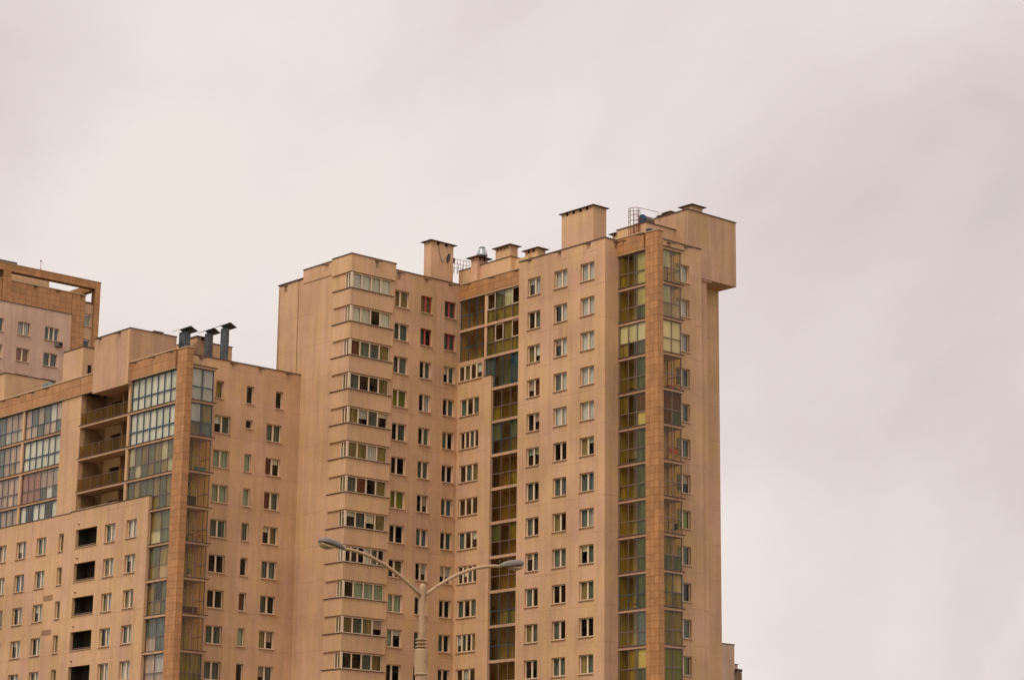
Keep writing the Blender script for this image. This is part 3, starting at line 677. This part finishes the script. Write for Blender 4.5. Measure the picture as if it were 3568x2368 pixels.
for k in range(0, 5):
    zt = 42.18 - 3 * k
    zc = 45.0 if k == 0 else zt + 2.78
    if k < 5:
        mb = MB(); mb.box(105.46, 107.0, 161.92, 177.3, zt - .20, zt); part('balcony_slab', mb, SLAB, B)
        mb = MB(); mb.box(105.40, 105.8, 161.94, 177.3, zt + .002, zt + .045); part('slab_flashing', mb, SLABD, B)
        mb = MB(); mb.box(105.46, 107.0, 180.45, 206, zt - .20, zt); part('balcony_slab', mb, SLAB, B)
        mb = MB(); mb.box(105.40, 105.8, 180.45, 206, zt + .002, zt + .045); part('slab_flashing', mb, SLABD, B)
    if k < 4:
        c, l, n_, fr_, g_ = rg_code[k]
        if n_ == 7 and k >= 2: glazing(B, BG, 161.95, 168.98, zt + .05, zc, 7, 1.15, fr_, g_, code=c, low=l, bt=.022)
        else: glazing(B, BG, 161.95, 168.98, zt + .05, zc, 7, 1.12, fr_, g_, code=c, low=l, bt=.045)
        c, l, n_, fr_, g_ = lg_code[k]; glazing(B, BG, 180.48, 187.08, zt + .05, zc, 6, 1.15 if k != 3 else None, fr_, g_, code=c, low=l, bt=.022 if k in (0, 2) else .045)
        mb = MB(); mb.box(105.47, 105.7, 194.02, 194.34, zt + .003, zc); part('glazing_post', mb, WALLP, B)
        glazing(B, BG, 194.36, 201.0, zt + .05, zc, 6, 1.15, FRBL, GL, code='TKPKTT', low='KKTTKP', bt=.022)
        mb = MB(); mb.box(105.47, 105.75, 201.02, 206, zt + .003, zc); part('wall', mb, WALL, B)
        c, l, n_, fr_, g_ = ll_code[k]; glazing(B, BG, 187.42, 194.0, zt + .05, zc, 6, 1.15, fr_, g_, code=c, low=l, bt=.022 if k in (0, 1) else .04)
        mb = MB(); mb.box(105.47, 105.7, 169.0, 169.34, zt + .003, zc); part('glazing_post', mb, WALLP, B)
        mb = MB(); mb.box(105.47, 105.7, 187.1, 187.40, zt + .003, zc); part('glazing_post', mb, WALLP, B)
        # glass balustrade of the open balcony
        if k < 4:
            mb = MB(); mb.box(105.52, 105.55, 169.36, 177.15, zt + 1.10, zt + 1.13)
            for i in range(8): mb.box(105.53, 105.555, 169.4 + i * 1.1 - .012, 169.4 + i * 1.1 + .012, zt + .05, zt + 1.10)
            bl = part('balustrade', mb, FRDK, B)
            part('glass_panel', MB().box(105.56, 105.57, 169.4, 177.1, zt + .08, zt + 1.09), GLBAL, bl)
            mb = MB(); mb.box(107.80, 107.92, 169.9, 170.8, zt + .6, zt + 2.1); part('hatch', mb, DARK, B)
mb = MB(); mb.box(105.48, 105.8, 177.15, 180.45, 33, 45.0); part('wall', mb, WALL, B)
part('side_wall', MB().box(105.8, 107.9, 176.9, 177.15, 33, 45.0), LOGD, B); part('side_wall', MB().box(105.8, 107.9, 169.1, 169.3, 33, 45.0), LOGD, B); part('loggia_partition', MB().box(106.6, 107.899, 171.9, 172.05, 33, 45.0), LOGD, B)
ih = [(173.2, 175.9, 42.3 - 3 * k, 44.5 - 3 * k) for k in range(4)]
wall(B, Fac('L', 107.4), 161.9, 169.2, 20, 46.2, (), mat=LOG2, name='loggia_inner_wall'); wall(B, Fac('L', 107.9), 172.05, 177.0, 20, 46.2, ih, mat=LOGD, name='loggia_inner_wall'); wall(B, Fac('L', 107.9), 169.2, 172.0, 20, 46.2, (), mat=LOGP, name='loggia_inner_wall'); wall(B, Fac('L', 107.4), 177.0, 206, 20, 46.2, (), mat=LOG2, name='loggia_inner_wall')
VENTM = principled('brown_vent_louvre', (.33, .17, .10), .8)
VENTP = [(179.89, 181.45, 26.83), (179.85, 181.48, 23.77)]
# lower wall with windows and dark recessed balconies
lowc = [(166.7, 168.35, 'PP'), (170.1, 171.8, 'OP'), (178.57, 179.42, 'O'), (181.57, 183.25, 'OP'), (185.1, 186.86, 'TP'), (188.6, 190.3, 'KP'), (192.1, 193.8, 'OP'), (195.6, 197.3, 'TP'), (199.1, 200.8, 'DP')]
lvar = {(0, 1): 'TP', (2, 0): 'OO', (1, 3): 'TP', (2, 4): 'DP', (3, 3): 'DP', (3, 4): 'DP', (0, 4): 'TB', (1, 4): 'BB', (3, 0): 'TP', (3, 5): 'TP', (1, 0): 'TP'}
hl = [(a, b_, 31.12 - 3 * k, 32.67 - 3 * k) for k in range(7) for a, b_, _ in lowc] + [(173.05, 176.55, 31.12 - 3 * k, 32.72 - 3 * k) for k in range(7)]
wall(B, BW, 165.0, 177.6, 14, 34.40, hl); wall(B, BW, 177.6, 206, 14, 34.32, hl); wall(B, BW, 165.0, 206, 0, 14, ())
mb = MB(); BW.box(mb, 164.97, 177.6, -.05, .3, 34.403, 34.46); BW.box(mb, 177.6, 206, -.05, .3, 34.323, 34.38); part('coping', mb, COPING, B)
mb = MB(); BW.box(mb, 169.9, 177.5, -.08, .25, 34.463, 34.52); part('parapet_ledge', mb, SLAB, B)
for k in range(7):
    for i, (a, b_, cd) in enumerate(lowc):
        cd2 = lvar.get((k, i), cd if random.random() < .6 else random.choice(['TP', 'OT', 'DP', 'PP', 'OO'] if len(cd) == 2 else ['O', 'T', 'D']))
        window(B, BW, a, b_, 31.12 - 3 * k, 32.67 - 3 * k, cd2[:len(cd)])
    z = 31.12 - 3 * k
    mb = MB(); BW.box(mb, 172.98, 176.6, -.07, .28, z - .06, z - .003); part('sill_ledge', mb, SLAB, B)
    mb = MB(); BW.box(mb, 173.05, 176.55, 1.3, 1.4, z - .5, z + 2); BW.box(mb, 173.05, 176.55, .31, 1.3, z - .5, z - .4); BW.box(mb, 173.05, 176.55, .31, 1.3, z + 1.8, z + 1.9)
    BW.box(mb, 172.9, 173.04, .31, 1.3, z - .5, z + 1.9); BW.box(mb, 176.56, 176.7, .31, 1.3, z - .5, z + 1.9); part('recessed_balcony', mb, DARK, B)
    mb = MB(); BW.box(mb, 173.06, 176.54, .06, .09, z + .12, z + .16)
    for i in range(11): BW.box(mb, 173.2 + i * .32, 173.22 + i * .32, .06, .08, z, z + .12)
    part('balustrade', mb, FRDK, B)
    for s_ in (177.2,): 
        mb = MB(); BW.box(mb, s_ - 1.2, s_ - 1.1, -.14, 0, z + 2.0, z + 2.1); part('pipe_stub', mb, RUST, B)
for u0_, u1_, z_ in VENTP:
    mb = MB()
    for q_ in range(6): BW.box(mb, u0_, u1_, -.012, 0, z_ + q_ * .085, z_ + q_ * .085 + .06)
    part('wall_vent', mb, VENTM, B)
# narrow glazed strip beside the tiled column, below the step
for k in range(3, 9):
    zt = 42.18 - 3 * k
    mb = MB(); mb.box(105.40, 106.9, 161.92, 165.0, zt - .20, zt) if k > 4 else mb.box(105.42, 105.46, 161.94, 164.95, zt - .18, zt - .002); part('balcony_slab', mb, SLAB, B)
    mb = MB(); mb.box(105.37, 105.8, 161.94, 164.98, zt + .003, zt + .048) if k > 4 else mb.box(105.36, 105.399, 161.94, 164.98, zt + .003, zt + .048); part('slab_flashing', mb, SLABD, B)
    if k >= 4:
        glazing(B, BG, 161.95, 164.98, zt + .05, zt + 2.78, 2 if k != 6 else 3, 1.2, FRDK, GLM if k < 7 else GL, code={4: 'OT', 5: 'TO', 6: 'ODT', 7: 'TT', 8: 'KP'}[k], low={4: 'PT', 5: 'OK', 6: 'OOT', 7: 'KT', 8: 'KK'}[k], bt=.022)
# loggias on the south side of the column
BG2 = Fac('R', 160.52)
rcode = {0: ('PP', 'PP', FRBL), 1: ('PO', 'OT', FRBL), 8: ('OO', 'OO', FRDK), 7: (None, None, FRDK)}
for k in range(-1, 9):
    zt = 42.18 - 3 * k
    mb = MB(); mb.box(106.12, 108.52, 160.43, 162.1, zt - .20, zt); part('balcony_slab', mb, SLAB, B)
    mb = MB(); mb.box(106.12, 108.66, 160.34, 162.1, zt + .002, zt + .045); part('slab_flashing', mb, SLABD, B)
    if k < 0: continue
    c, l, fr_ = rcode.get(k, (None, None, FRDK))
    glazing(B, BG2, 106.12, 108.34, zt + .05, zt + 2.78, 2, 1.15, fr_, GL if k < 2 else GLC, code=c, low=l, bt=.03 if k < 2 else .022)
    mb = MB(); mb.box(108.30, 108.34, 160.58, 160.63, zt + .05, zt + 2.78); mb.box(108.30, 108.34, 160.63, 162.1, zt + 1.18, zt + 1.23); mb.box(108.30, 108.34, 161.2, 161.25, zt + .05, zt + 2.78)
    rg = part('return_glazing', mb, fr_, B); part('glass_panel', MB().box(108.315, 108.325, 160.63, 162.08, zt + .08, zt + 2.75), GLC, rg)
for k in range(9):
    zt = 42.18 - 3 * k
    window(B, Fac('R', 162.02), 107.3, 108.1, zt + .06, zt + 2.2, 'T' if k % 2 else 'D', sill=False, rec=.0, name='balcony_door')
for fac, lst in ((BF, [(190.87, 46.58), (188.27, 46.58), (185.63, 46.58), (183.03, 46.58), (168.35, 46.58), (165.45, 46.58), (162.6, 46.58)]), (Fac('L', 105.1), [(173.95, 49.64), (170.82, 49.64)]),
                 (GL1, [(108.06, 46.45), (111.31, 46.45), (114.29, 46.45), (117.25, 46.45)])):
    for u, z in lst: spout(B, fac, u, z)
core = MB(); core.box(108.3, 118.3, 163.3, 205, 0, 45.5); core.box(106.9, 107.35, 165, 205, 0, 34)
for k in range(15): core.box(106.4, 118.3, 162.45, 163.29, 42.18 - 3 * k - .2, 42.18 - 3 * k); core.box(105.65, 106.89, 165.1, 205, 42.18 - 3 * k - .2, 42.18 - 3 * k) if k > 3 else None
part('dark_rooms', core, DARK, B)
part('flat_roof', MB().box(105.7, 118.5, 162.4, 206, 45.9, 46.1), ROOF, B)

# ================================================================== FAR TOWER
F = thing('distant_tower', 'distant tower at far left with tan tiled walls and open tiled roof frame', 'apartment tower', (125, 232, 0))
FT = Fac('R', 225.15); FPK = Fac('R', 225.0); FST = Fac('R', 225.3); FC = Fac('R', 225.0)
fsill = [62.36 - 3 * k for k in range(4)]
hp = [(a, b_, z, z + 1.5) for z in fsill for a, b_ in ((125.28, 126.9), (128.74, 130.56), (121.8, 123.5), (118, 119.7))]
wall(F, FPK, 104, 132.05, 0, 65.8, hp, mat=WALLF); coping(F, FPK, 104, 132.08, 65.8)
for i, z in enumerate(fsill):
    window(F, FPK, 125.28, 126.9, z, z + 1.5, ['PP', 'MM', 'TP', 'PP'][i]); window(F, FPK, 128.74, 130.56, z, z + 1.5, ['BTB', 'TT', 'TT', 'TT'][i]); window(F, FPK, 121.8, 123.5, z, z + 1.5, ['TT', 'MM', 'TT', 'TT'][i]); window(F, FPK, 118, 119.7, z, z + 1.5, ['DT', 'PP', 'TT', 'OD'][i])
mb = MB(); FT.box(mb, 104, 132.05, 0.0, .3, 65.0, 68.38); FT.box(mb, 132.05, 133.82, 0.0, .3, 0, 68.38); FC.box(mb, 134.975, 135.66, 0, .8, 0, 70.2); FC.box(mb, 104, 135.66, 0, .8, 69.36, 70.2); FC.box(mb, 123.05, 124.05, .01, .8, 65.8, 69.36)
part('tiled_wall_core', mb, GROUT, F)
tiles(F, FT, 121.6, 132.05, 65.82, 68.38, .75, .64); tiles(F, FT, 132.08, 133.82, 56, 68.38, .6, .64)
tiles(F, FC, 134.95, 135.66, 56, 70.18, .7, .64); tiles(F, FC, 121.6, 134.95, 69.38, 70.18, .9, .4); tiles(F, FC, 123.05, 124.05, 65.85, 69.36, .5, .64)
mb = MB(); FT.box(mb, 104, 123.03, -.10, .3, 68.383, 68.47); FT.box(mb, 124.07, 133.86, -.10, .3, 68.383, 68.47); FC.box(mb, 104, 135.74, -.08, .85, 70.203, 70.28); part('coping', mb, COPTAN, F)
mb = MB(); mb.box(134.95, 135.64, 225.81, 238, 69.36, 70.19); mb.box(134.96, 135.64, 237, 238, 60, 69.35); mb.box(104, 134.94, 237.3, 238, 69.36, 70.19); mb.box(130.15, 130.75, 237.3, 237.9, 60, 69.35); part('roof_frame', mb, wall_material('frame_tan', (.42, .22, .09), (.40, .2, .08), seams=False), F)
sh = [(133.93, 134.80, 64.87 - 3 * k, 66.35 - 3 * k) for k in range(4)]
wall(F, FST, 133.82, 134.97, 0, 67.6, sh)
for k in range(4): window(F, FST, 133.93, 134.80, 64.87 - 3 * k, 66.35 - 3 * k, 'PB'[k % 2])
mb = MB(); mb.box(133.83, 134.94, 225.22, 225.6, 67.603, 67.75); part('coping', mb, COPING, F)
mb = MB(); FT.box(mb, 123.35, 124.15, -.14, -.04, 65.84, 66.5); part('vent_frame', mb, WALLP, F); mb = MB(); FT.box(mb, 123.5, 124.0, -.17, -.141, 65.86, 66.38); part('vent_void', mb, DKVOID, F)
mb = MB(); mb.box(110, 131.5, 229.5, 236, 66, 70.9); part('penthouse', mb, WALLP, F)
mb = MB(); mb.box(115, 125.35, 226.2, 229, 70.6, 70.9); part('penthouse_roof', mb, COPING, F)
mb = MB(); mb.box(104, 133.7, 226.5, 245, 0, 65); part('dark_rooms', mb, DARK, F)
mb = MB(); mb.box(104, 133.7, 226.0, 245, 67.3, 67.5); part('flat_roof', mb, ROOF, F)
for u in (127.3, 130.2, 133.4): spout(F, Fac('R', 225.1), u, 68.35)

# ================================================================== LOW BLOCK right
W = thing('low_apartment_block', 'stepped lower beige block just right of the tall tower, cut off by the frame', 'apartment block', (166, 156, 0))
mb = MB(); mb.box(158.5, 161.45, 150, 162, 0, 25.18); part('wall', mb, WALLL, W)
mb = MB(); mb.box(161.453, 162.2, 150.3, 162, 0, 23.40); part('wall', mb, WALLL, W)
mb = MB(); mb.box(158.5, 161.52, 149.93, 162, 25.183, 25.25); mb.box(161.46, 162.28, 150.23, 162, 23.403, 23.46); part('coping', mb, COPING, W)
mb = MB(); mb.box(161.46, 162.22, 149.7, 150.29, 22.72, 22.94); part('balcony_slab', mb, SLABD, W)
glazing(W, Fac('R', 149.75), 161.47, 162.18, 20, 22.7, 2, 1.2, FRDK, GLC, code='KK', low='KK')

# ================================================================== STREET LAMP
px, py = 34.90, 42.51
LMP = thing('street_lamp', 'cream painted steel street lamp with two curved arms and grey heads before the tower', 'street lamp', (px, py, 0))
pm = bpy.data.materials.new('cream_paint_with_rust'); pm.use_nodes = True; t = pm.node_tree; b = t.nodes['Principled BSDF']; b.inputs['Roughness'].default_value = .55
n = pos_noise(t, 6, (1, 1, .5), 6, .7, .3); mixp = N('ShaderNodeMix', t, data_type='RGBA'); mixp.inputs['A'].default_value = (.47, .31, .18, 1); mixp.inputs['B'].default_value = (.22, .075, .02, 1)
t.links.new(ramp(t, n.outputs[0], .60, 0, .70, .85), mixp.inputs['Factor']); t.links.new(mixp.outputs['Result'], b.inputs['Base Color'])
def lathe(prof, x, y, n=24):
    mb = MB(); v = []; f = []
    for z, r in prof: v += [(x + r * math.cos(2 * math.pi * a / n), y + r * math.sin(2 * math.pi * a / n), z) for a in range(n)]
    for i in range(len(prof) - 1):
        for a in range(n): f.append((i * n + a, i * n + (a + 1) % n, (i + 1) * n + (a + 1) % n, (i + 1) * n + a))
    f.append(tuple(range(n))); f.append(tuple((len(prof) - 1) * n + a for a in range(n))); mb.poly(v, f); return mb
prof = [(0, .17), (6.79, .165), (6.80, .138), (7.0, .165)]
pole = part('lower_pole', lathe([(0, .14), (6.80, .135)], px, py), pm, LMP, smooth=False)
sl = part('sleeve', lathe([(6.78, .150), (6.80, .165), (6.84, .155), (7.36, .152), (7.40, .140)], px, py), pm, LMP)
part('upper_pole', lathe([(7.38, .09), (7.8, .070), (8.72, .067), (8.78, .072), (8.82, .078), (8.88, .074), (8.93, .055), (8.955, .025), (8.96, .002)], px, py), pm, LMP, smooth=True)
for z in (7.43, 7.52, 7.60): part('collar_ring', lathe([(z, .09), (z + .005, .140), (z + .02, .152), (z + .035, .140), (z + .04, .09)], px, py), pm, LMP)
part('rust_mark', MB().poly([(px - .152 * math.sin(.0) + dx, py + dy, z) for dx, dy, z in ((.05, -.1455, 6.93), (.085, -.1285, 6.93), (.08, -.1315, 7.3), (.055, -.1435, 7.3))], [(0, 1, 2, 3)]), RUST, LMP)
hm_top = principled('grey_lamp_housing', (.20, .17, .145), .55); lens_m = principled('amber_lamp_lens', (.42, .30, .15), .25)
def arm(dx, dy, sgn):
    d = Vector((dx, dy, 0)).normalized(); L = Vector((dx, dy, 0)).length
    pts = []
    for i in range(13):
        s = i / 12; h = 8.66 + (9.57 - 8.66) * (1 - (1 - s) ** 1.9); pts.append(Vector((px, py, 0)) + d * (.05 + (L - .05) * s) + Vector((0, 0, h)))
    a = part('lamp_arm', MB().tube(pts, [.042] * 12 + [.038], 12), pm, LMP, smooth=True)
    # head
    up = Vector((0, 0, 1)); side = d.cross(up).normalized(); fwd = (d + up * .16).normalized(); upn = side.cross(fwd).normalized()
    if upn.z < 0: upn = -upn
    base = pts[-1] - fwd * .02
    sec = [(0, .05, .05, .045), (.05, .07, .07, .055), (.18, .125, .115, .062), (.38, .155, .140, .065), (.55, .150, .135, .06), (.65, .115, .105, .045), (.70, .05, .05, .02)]
    mb = MB(); v = []; f = []; n = 16
    for s, w, ht, hb in sec:
        for k in range(n):
            t_ = 2 * math.pi * k / n; cx_, cy_ = math.cos(t_), math.sin(t_)
            sx = abs(cx_) ** .7 * (1 if cx_ > 0 else -1); sy = abs(cy_) ** .8 * (1 if cy_ > 0 else -1)
            v.append(base + fwd * s + side * (w * sx) + upn * ((ht if cy_ > 0 else hb * .35) * sy))
    for i in range(len(sec) - 1):
        for k in range(n): f.append((i * n + k, i * n + (k + 1) % n, (i + 1) * n + (k + 1) % n, (i + 1) * n + k))
    f.append(tuple(range(n))); f.append(tuple((len(sec) - 1) * n + k for k in range(n)))
    mb.poly(v, f); hd = part('lamp_head', mb, hm_top, LMP, smooth=True)
    sec = [(.28, .10, .03), (.34, .135, .09), (.46, .142, .135), (.58, .13, .12), (.66, .09, .05)]
    mb = MB(); v = []; f = []
    for s, w, hb in sec:
        for k in range(n):
            t_ = 2 * math.pi * k / n
            v.append(base + fwd * s + side * (w * math.cos(t_)) - upn * (.018 + hb * .5 * (1 - math.sin(t_)) * .9))
    for i in range(len(sec) - 1):
        for k in range(n): f.append((i * n + k, i * n + (k + 1) % n, (i + 1) * n + (k + 1) % n, (i + 1) * n + k))
    f.append(tuple(range(n))); f.append(tuple((len(sec) - 1) * n + k for k in range(n)))
    mb.poly(v, f); part('lamp_lens', mb, lens_m, hd, smooth=True)
arm(-2.28, .17, -1); arm(2.25, -.25, 1)

# ================================================================== THINGS fixed to or standing on the buildings
def dish(label, c, r, nrm, mat, arm_to):
    t_ = thing('satellite_dish', label, 'satellite dish', c, 'satellite dishes on the roofs')
    nrm = Vector(nrm).normalized(); a = nrm.cross(Vector((0, 0, 1))).normalized(); bb = nrm.cross(a); c = Vector(c)
    v = []; f = []; n = 20; rings = [0.05, .35, .7, 1.0]
    for q in rings:
        for k in range(n):
            th = 2 * math.pi * k / n; v.append(c + (a * math.cos(th) * .92 + bb * math.sin(th)) * r * q + nrm * (.22 * r * q * q))
    for i in range(3):
        for k in range(n): f.append((i * n + k, i * n + (k + 1) % n, (i + 1) * n + (k + 1) % n, (i + 1) * n + k))
    f.append(tuple(range(n)))
    nv = len(v); v2 = [p - nrm * .03 for p in v]; f2 = [tuple(nv + i for i in reversed(q)) for q in f]
    rim = [(3 * n + k, 3 * n + (k + 1) % n, nv + 3 * n + (k + 1) % n, nv + 3 * n + k) for k in range(n)]
    part('reflector', MB().poly(v + v2, f + f2 + rim), mat, t_, smooth=False)
    mb = MB().tube([c - nrm * .02, c - nrm * .12, Vector(arm_to)], .03, 6); part('bracket', mb, mat, t_)
    mb = MB().tube([c - bb * r * -.9, c + nrm * r * .45 + bb * r * .1], .02, 5).box(*[w_ for p in zip((c + nrm * r * .45 + bb * r * .1) - Vector((.05,) * 3), (c + nrm * r * .45 + bb * r * .1) + Vector((.05,) * 3)) for w_ in p]); part('receiver_arm', mb, mat, t_)
DISHM = principled('dark_weathered_dish', (.07, .055, .05), .6)
dish('dark dish edge-on on the tall rooftop chimney', (129.6, 155.05, 57.95), .45, (-.95, .25, .10), DISHM, (129.9, 155.6, 57.6))
dish('small dark dish beside the roof rail right of the tall chimney', (131.25, 156.5, 58.3), .33, (-.9, -.3, .2), DISHM, (131.0, 156.9, 57.9))
dish('teal grey dish lying low behind the far-left parapet', (107.2, 186.2, 47.45), .62, (-.55, -.45, .75), principled('teal_grey_dish', (.10, .15, .15), .5), (107.4, 186.4, 46.2))
# blue ended tank by the caged ladder
TK = thing('rooftop_tank', 'blue ended round tank on the tower roof behind the rusty ladder cage', 'tank', (134.3, 134.3, 57.57))
def cyl_x(x0, x1, cy_, cz, r, n=20): return MB().tube([(x0, cy_, cz), (x1, cy_, cz)], r, n)
part('tank_body', cyl_x(133.75, 134.75, 134.3, 58.02, .38), GREY, TK); part('tank_end', cyl_x(133.55, 133.75, 134.3, 58.02, .44), BLUE, TK)
part('tank_saddle', MB().box(133.9, 134.6, 134.0, 134.6, 57.575, 57.68), RUST, TK)
FL = thing('floodlight', 'dark floodlight standing behind the tan tiled parapet of the tower', 'lamp', (132.6, 132.4, 55.85))
part('stand', MB().tube([(132.6, 132.4, 55.0), (132.6, 132.4, 56.3)], .03, 6), COPING, FL); part('lamp_body', MB().box(132.35, 132.65, 132.1, 132.55, 56.15, 56.5), DISHM, FL); part('lamp_visor', MB().box(132.28, 132.7, 132.05, 132.6, 56.5, 56.54), ZINCL, FL)
AN = thing('antenna_mast', 'thin mast with two red balls on the distant tower roof', 'antenna', (127.92, 225.4, 70.28))
part('mast', MB().tube([(127.92, 225.4, 70.0), (127.92, 225.4, 71.5)], .025, 6), GREY, AN)
redm = principled('red_obstruction_light', (.45, .03, .03), .4)
for z in (70.42, 71.42): part('warning_light', lathe([(z - .1, .02), (z - .07, .09), (z, .12), (z + .07, .09), (z + .1, .02)], 127.92, 225.4, 12), redm, AN, smooth=True)
AC = thing('air_conditioner', 'grey air conditioner under a window of the distant tower', 'air conditioner', (130.5, 224.8, 61.72))
part('casing', MB().box(130.08, 130.92, 224.62, 224.98, 61.74, 62.30), GREY, AC)
mb = MB(); [mb.poly([(130.62 + .2 * math.cos(a * math.pi / 8), 224.615, 62.02 + .2 * math.sin(a * math.pi / 8)) for a in range(16)] + [(130.62 + .2 * math.cos(a * math.pi / 8), 224.60, 62.02 + .2 * math.sin(a * math.pi / 8)) for a in range(16)], [tuple(range(16, 32))] + [(a, (a + 1) % 16, 16 + (a + 1) % 16, 16 + a) for a in range(16)])]
part('fan_grille', mb, DKVOID, AC)
part('bracket', MB().box(130.15, 130.2, 224.65, 225.0, 61.68, 61.735).box(130.8, 130.85, 224.65, 225.0, 61.68, 61.735), COPING, AC)
A2 = thing('air_conditioner', 'dark square air conditioner inside the fourth glazed balcony of the left block', 'air conditioner', (107.0, 161.9, 35.2))
part('casing', MB().box(106.7, 107.25, 161.75, 162.05, 35.0, 35.5), CUR['K'], A2); part('fan_grille', MB().box(106.78, 107.17, 161.73, 161.748, 35.07, 35.43), DKVOID, A2)
def crate(name, label, cat, x, y, z, w, d, h, mat, group=None):
    t_ = thing(name, label, cat, (x, y, z), group)
    part('body', MB().box(x - w / 2, x + w / 2, y - d / 2, y + d / 2, z, z + h * .86), mat, t_)
    part('lid', MB().box(x - w / 2 - .02, x + w / 2 + .02, y - d / 2 - .02, y + d / 2 + .02, z + h * .862, z + h), mat, t_)
    return t_
def basin(label, x, y, z, r, mat):
    t_ = thing('basin', label, 'basin', (x, y, z))
    part('bowl', lathe([(z, r * .7), (z + .02, r * .75), (z + .2, r), (z + .22, r * 1.06), (z + .24, r)], x, y, 16), mat, t_, smooth=True)
def chair(label, x, y, z, mat, rz=0.0):
    t_ = thing('chair', label, 'chair', (x, y, z))
    part('seat', MB().box(x - .22, x + .22, y - .22, y + .22, z + .42, z + .47), mat, t_)
    part('backrest', MB().box(x + .16, x + .21, y - .22, y + .22, z + .475, z + .95), mat, t_)
    for a in (-.19, .19):
        for b_ in (-.19, .19): part('leg', MB().tube([(x + a, y + b_, z), (x + a, y + b_, z + .42)], .02, 6), mat, t_)
def plant(label, x, y, z, seed=1):
    rnd = random.Random(seed); t_ = thing('potted_plant', label, 'plant', (x, y, z))
    part('pot', lathe([(z, .11), (z + .22, .16), (z + .24, .17)], x, y, 12), principled('white_pot', (.7, .62, .45), .6), t_)
    mb = MB()
    for i in range(60):
        a = rnd.uniform(0, 6.28); e_ = rnd.uniform(.1, .5); c = Vector((x + math.cos(a) * e_ * .6, y + math.sin(a) * e_ * .3, z + .3 + rnd.uniform(0, .5))); s_ = rnd.uniform(.05, .1)
        d1 = Vector((rnd.uniform(-1, 1), rnd.uniform(-1, 1), rnd.uniform(-1, 1))).normalized() * s_; d2 = d1.orthogonal().normalized() * s_ * .5
        mb.poly([c - d1, c + d2, c + d1, c - d2], [(0, 1, 2, 3)])
    part('leaves', mb, principled('houseplant_leaf', (.05, .10, .04), .7), t_)
redp = principled('red_plastic', (.50, .06, .03), .5); blup = principled('blue_plastic', (.03, .22, .36), .5); drk = principled('dark_furniture', (.035, .02, .02), .7)
dred = principled('dark_red_wood', (.12, .02, .015), .7); coral = principled('coral_cloth', (.55, .10, .07), .9); whm = principled('white_enamel', (.72, .66, .5), .5)
basin('red basin on the floor of the second glazed balcony of the left block', 107.6, 160.95, 39.24, .38, redp)
crate('box', 'blue box in the third glazed balcony of the left block', 'box', 107.6, 160.95, 36.24, .9, .4, .35, blup)
crate('cabinet', 'dark cabinet in the fourth glazed balcony of the left block', 'cabinet', 106.8, 161.2, 33.24, 1.1, .5, .85, drk)
plant('leafy pot plant in the sixth glazed balcony of the left block', 106.9, 160.9, 27.24, 3)
crate('cabinet', 'low dark red cabinet in the seventh glazed balcony of the left block', 'cabinet', 107.1, 161.2, 24.24, 1.7, .6, .6, dred)
# bicycle
bx, by, bz = 107.45, 161.0, 30.24
BI = thing('bicycle', 'dark bicycle leaning in the fifth glazed balcony of the left block', 'bicycle', (bx, by, bz)); bm_ = principled('bicycle_black', (.025, .02, .018), .5)
for dx in (-.5, .5):
    w_ = MB().tube([(bx + dx + .32 * math.cos(a * math.pi / 12), by, bz + .34 + .32 * math.sin(a * math.pi / 12)) for a in range(25)], .03, 6); wo = part('wheel', w_, bm_, BI)
    sp_ = MB()
    for a in range(8): sp_.tube([(bx + dx, by, bz + .34), (bx + dx + .3 * math.cos(a * math.pi / 4), by, bz + .34 + .3 * math.sin(a * math.pi / 4))], .005, 4)
    part('spokes', sp_, GREY, wo)
part('frame', MB().tube([(bx - .5, by, bz + .34), (bx - .05, by, bz + .32), (bx + .38, by, bz + .8), (bx - .15, by, bz + .8), (bx - .05, by, bz + .32)], .022, 6).tube([(bx - .5, by, bz + .34), (bx - .17, by, bz + .82), (bx - .2, by, bz + .95)], .02, 6).tube([(bx + .5, by, bz + .34), (bx + .36, by, bz + .95)], .022, 6), redp, BI)
part('saddle', MB().box(bx - .32, bx - .08, by - .06, by + .06, bz + .95, bz + 1.0), bm_, BI)
part('handlebar', MB().tube([(bx + .42, by - .25, bz + 1.0), (bx + .36, by, bz + .97), (bx + .42, by + .25, bz + 1.0)], .018, 6), bm_, BI)
# tower loggia clutter
crate('toy_box', 'colourful toy box in the fourth corner balcony of the tower', 'box', 133.3, 130.7, 42.54, .6, .35, .35, redp); basin('blue basin on the toy shelf in the fourth corner balcony of the tower', 133.75, 130.75, 42.54, .26, blup)
t_ = thing('hanging_cloth', 'coral cloth hanging in the sixth corner balcony of the tower', 'cloth', (133.5, 130.5, 37.2)); part('fabric', MB().box(132.95, 133.95, 130.48, 130.50, 37.15, 37.6), coral, t_); part('clothes_line', MB().tube([(131.9, 130.49, 37.6), (134.0, 130.49, 37.6)], .01, 4), GREY, t_)
chair('dark chair behind the glass of the eighth corner balcony of the tower', 133.7, 130.7, 30.54, drk)
chair('brown chair near the bottom of the glass stack left of the tower column', 132.2, 133.6, 24.54, dred)
crate('bag', 'dark bundle behind glass left of the tower column, fourth level down', 'bag', 132.1, 134.0, 42.54, .5, .6, .4, drk)
crate('box', 'row of dark boxes low in the glass stack left of the tower column', 'box', 132.1, 133.6, 36.54, .5, 1.4, .45, drk)
crate('cabinet', 'dark cabinet behind the middle glass strip of the tower', 'cabinet', 131.8, 147.8, 36.5, .4, 1.0, .5, drk)
t_ = thing('red_toy', 'small red and white toy in the middle glass strip of the tower', 'toy', (131.6, 147.6, 31.1)); part('body', lathe([(31.2, .05), (31.3, .16), (31.5, .16), (31.6, .05)], 131.6, 147.6, 12), redp, t_); part('cap', lathe([(31.6, .06), (31.66, .1), (31.75, .03)], 131.6, 147.6, 12), whm, t_)
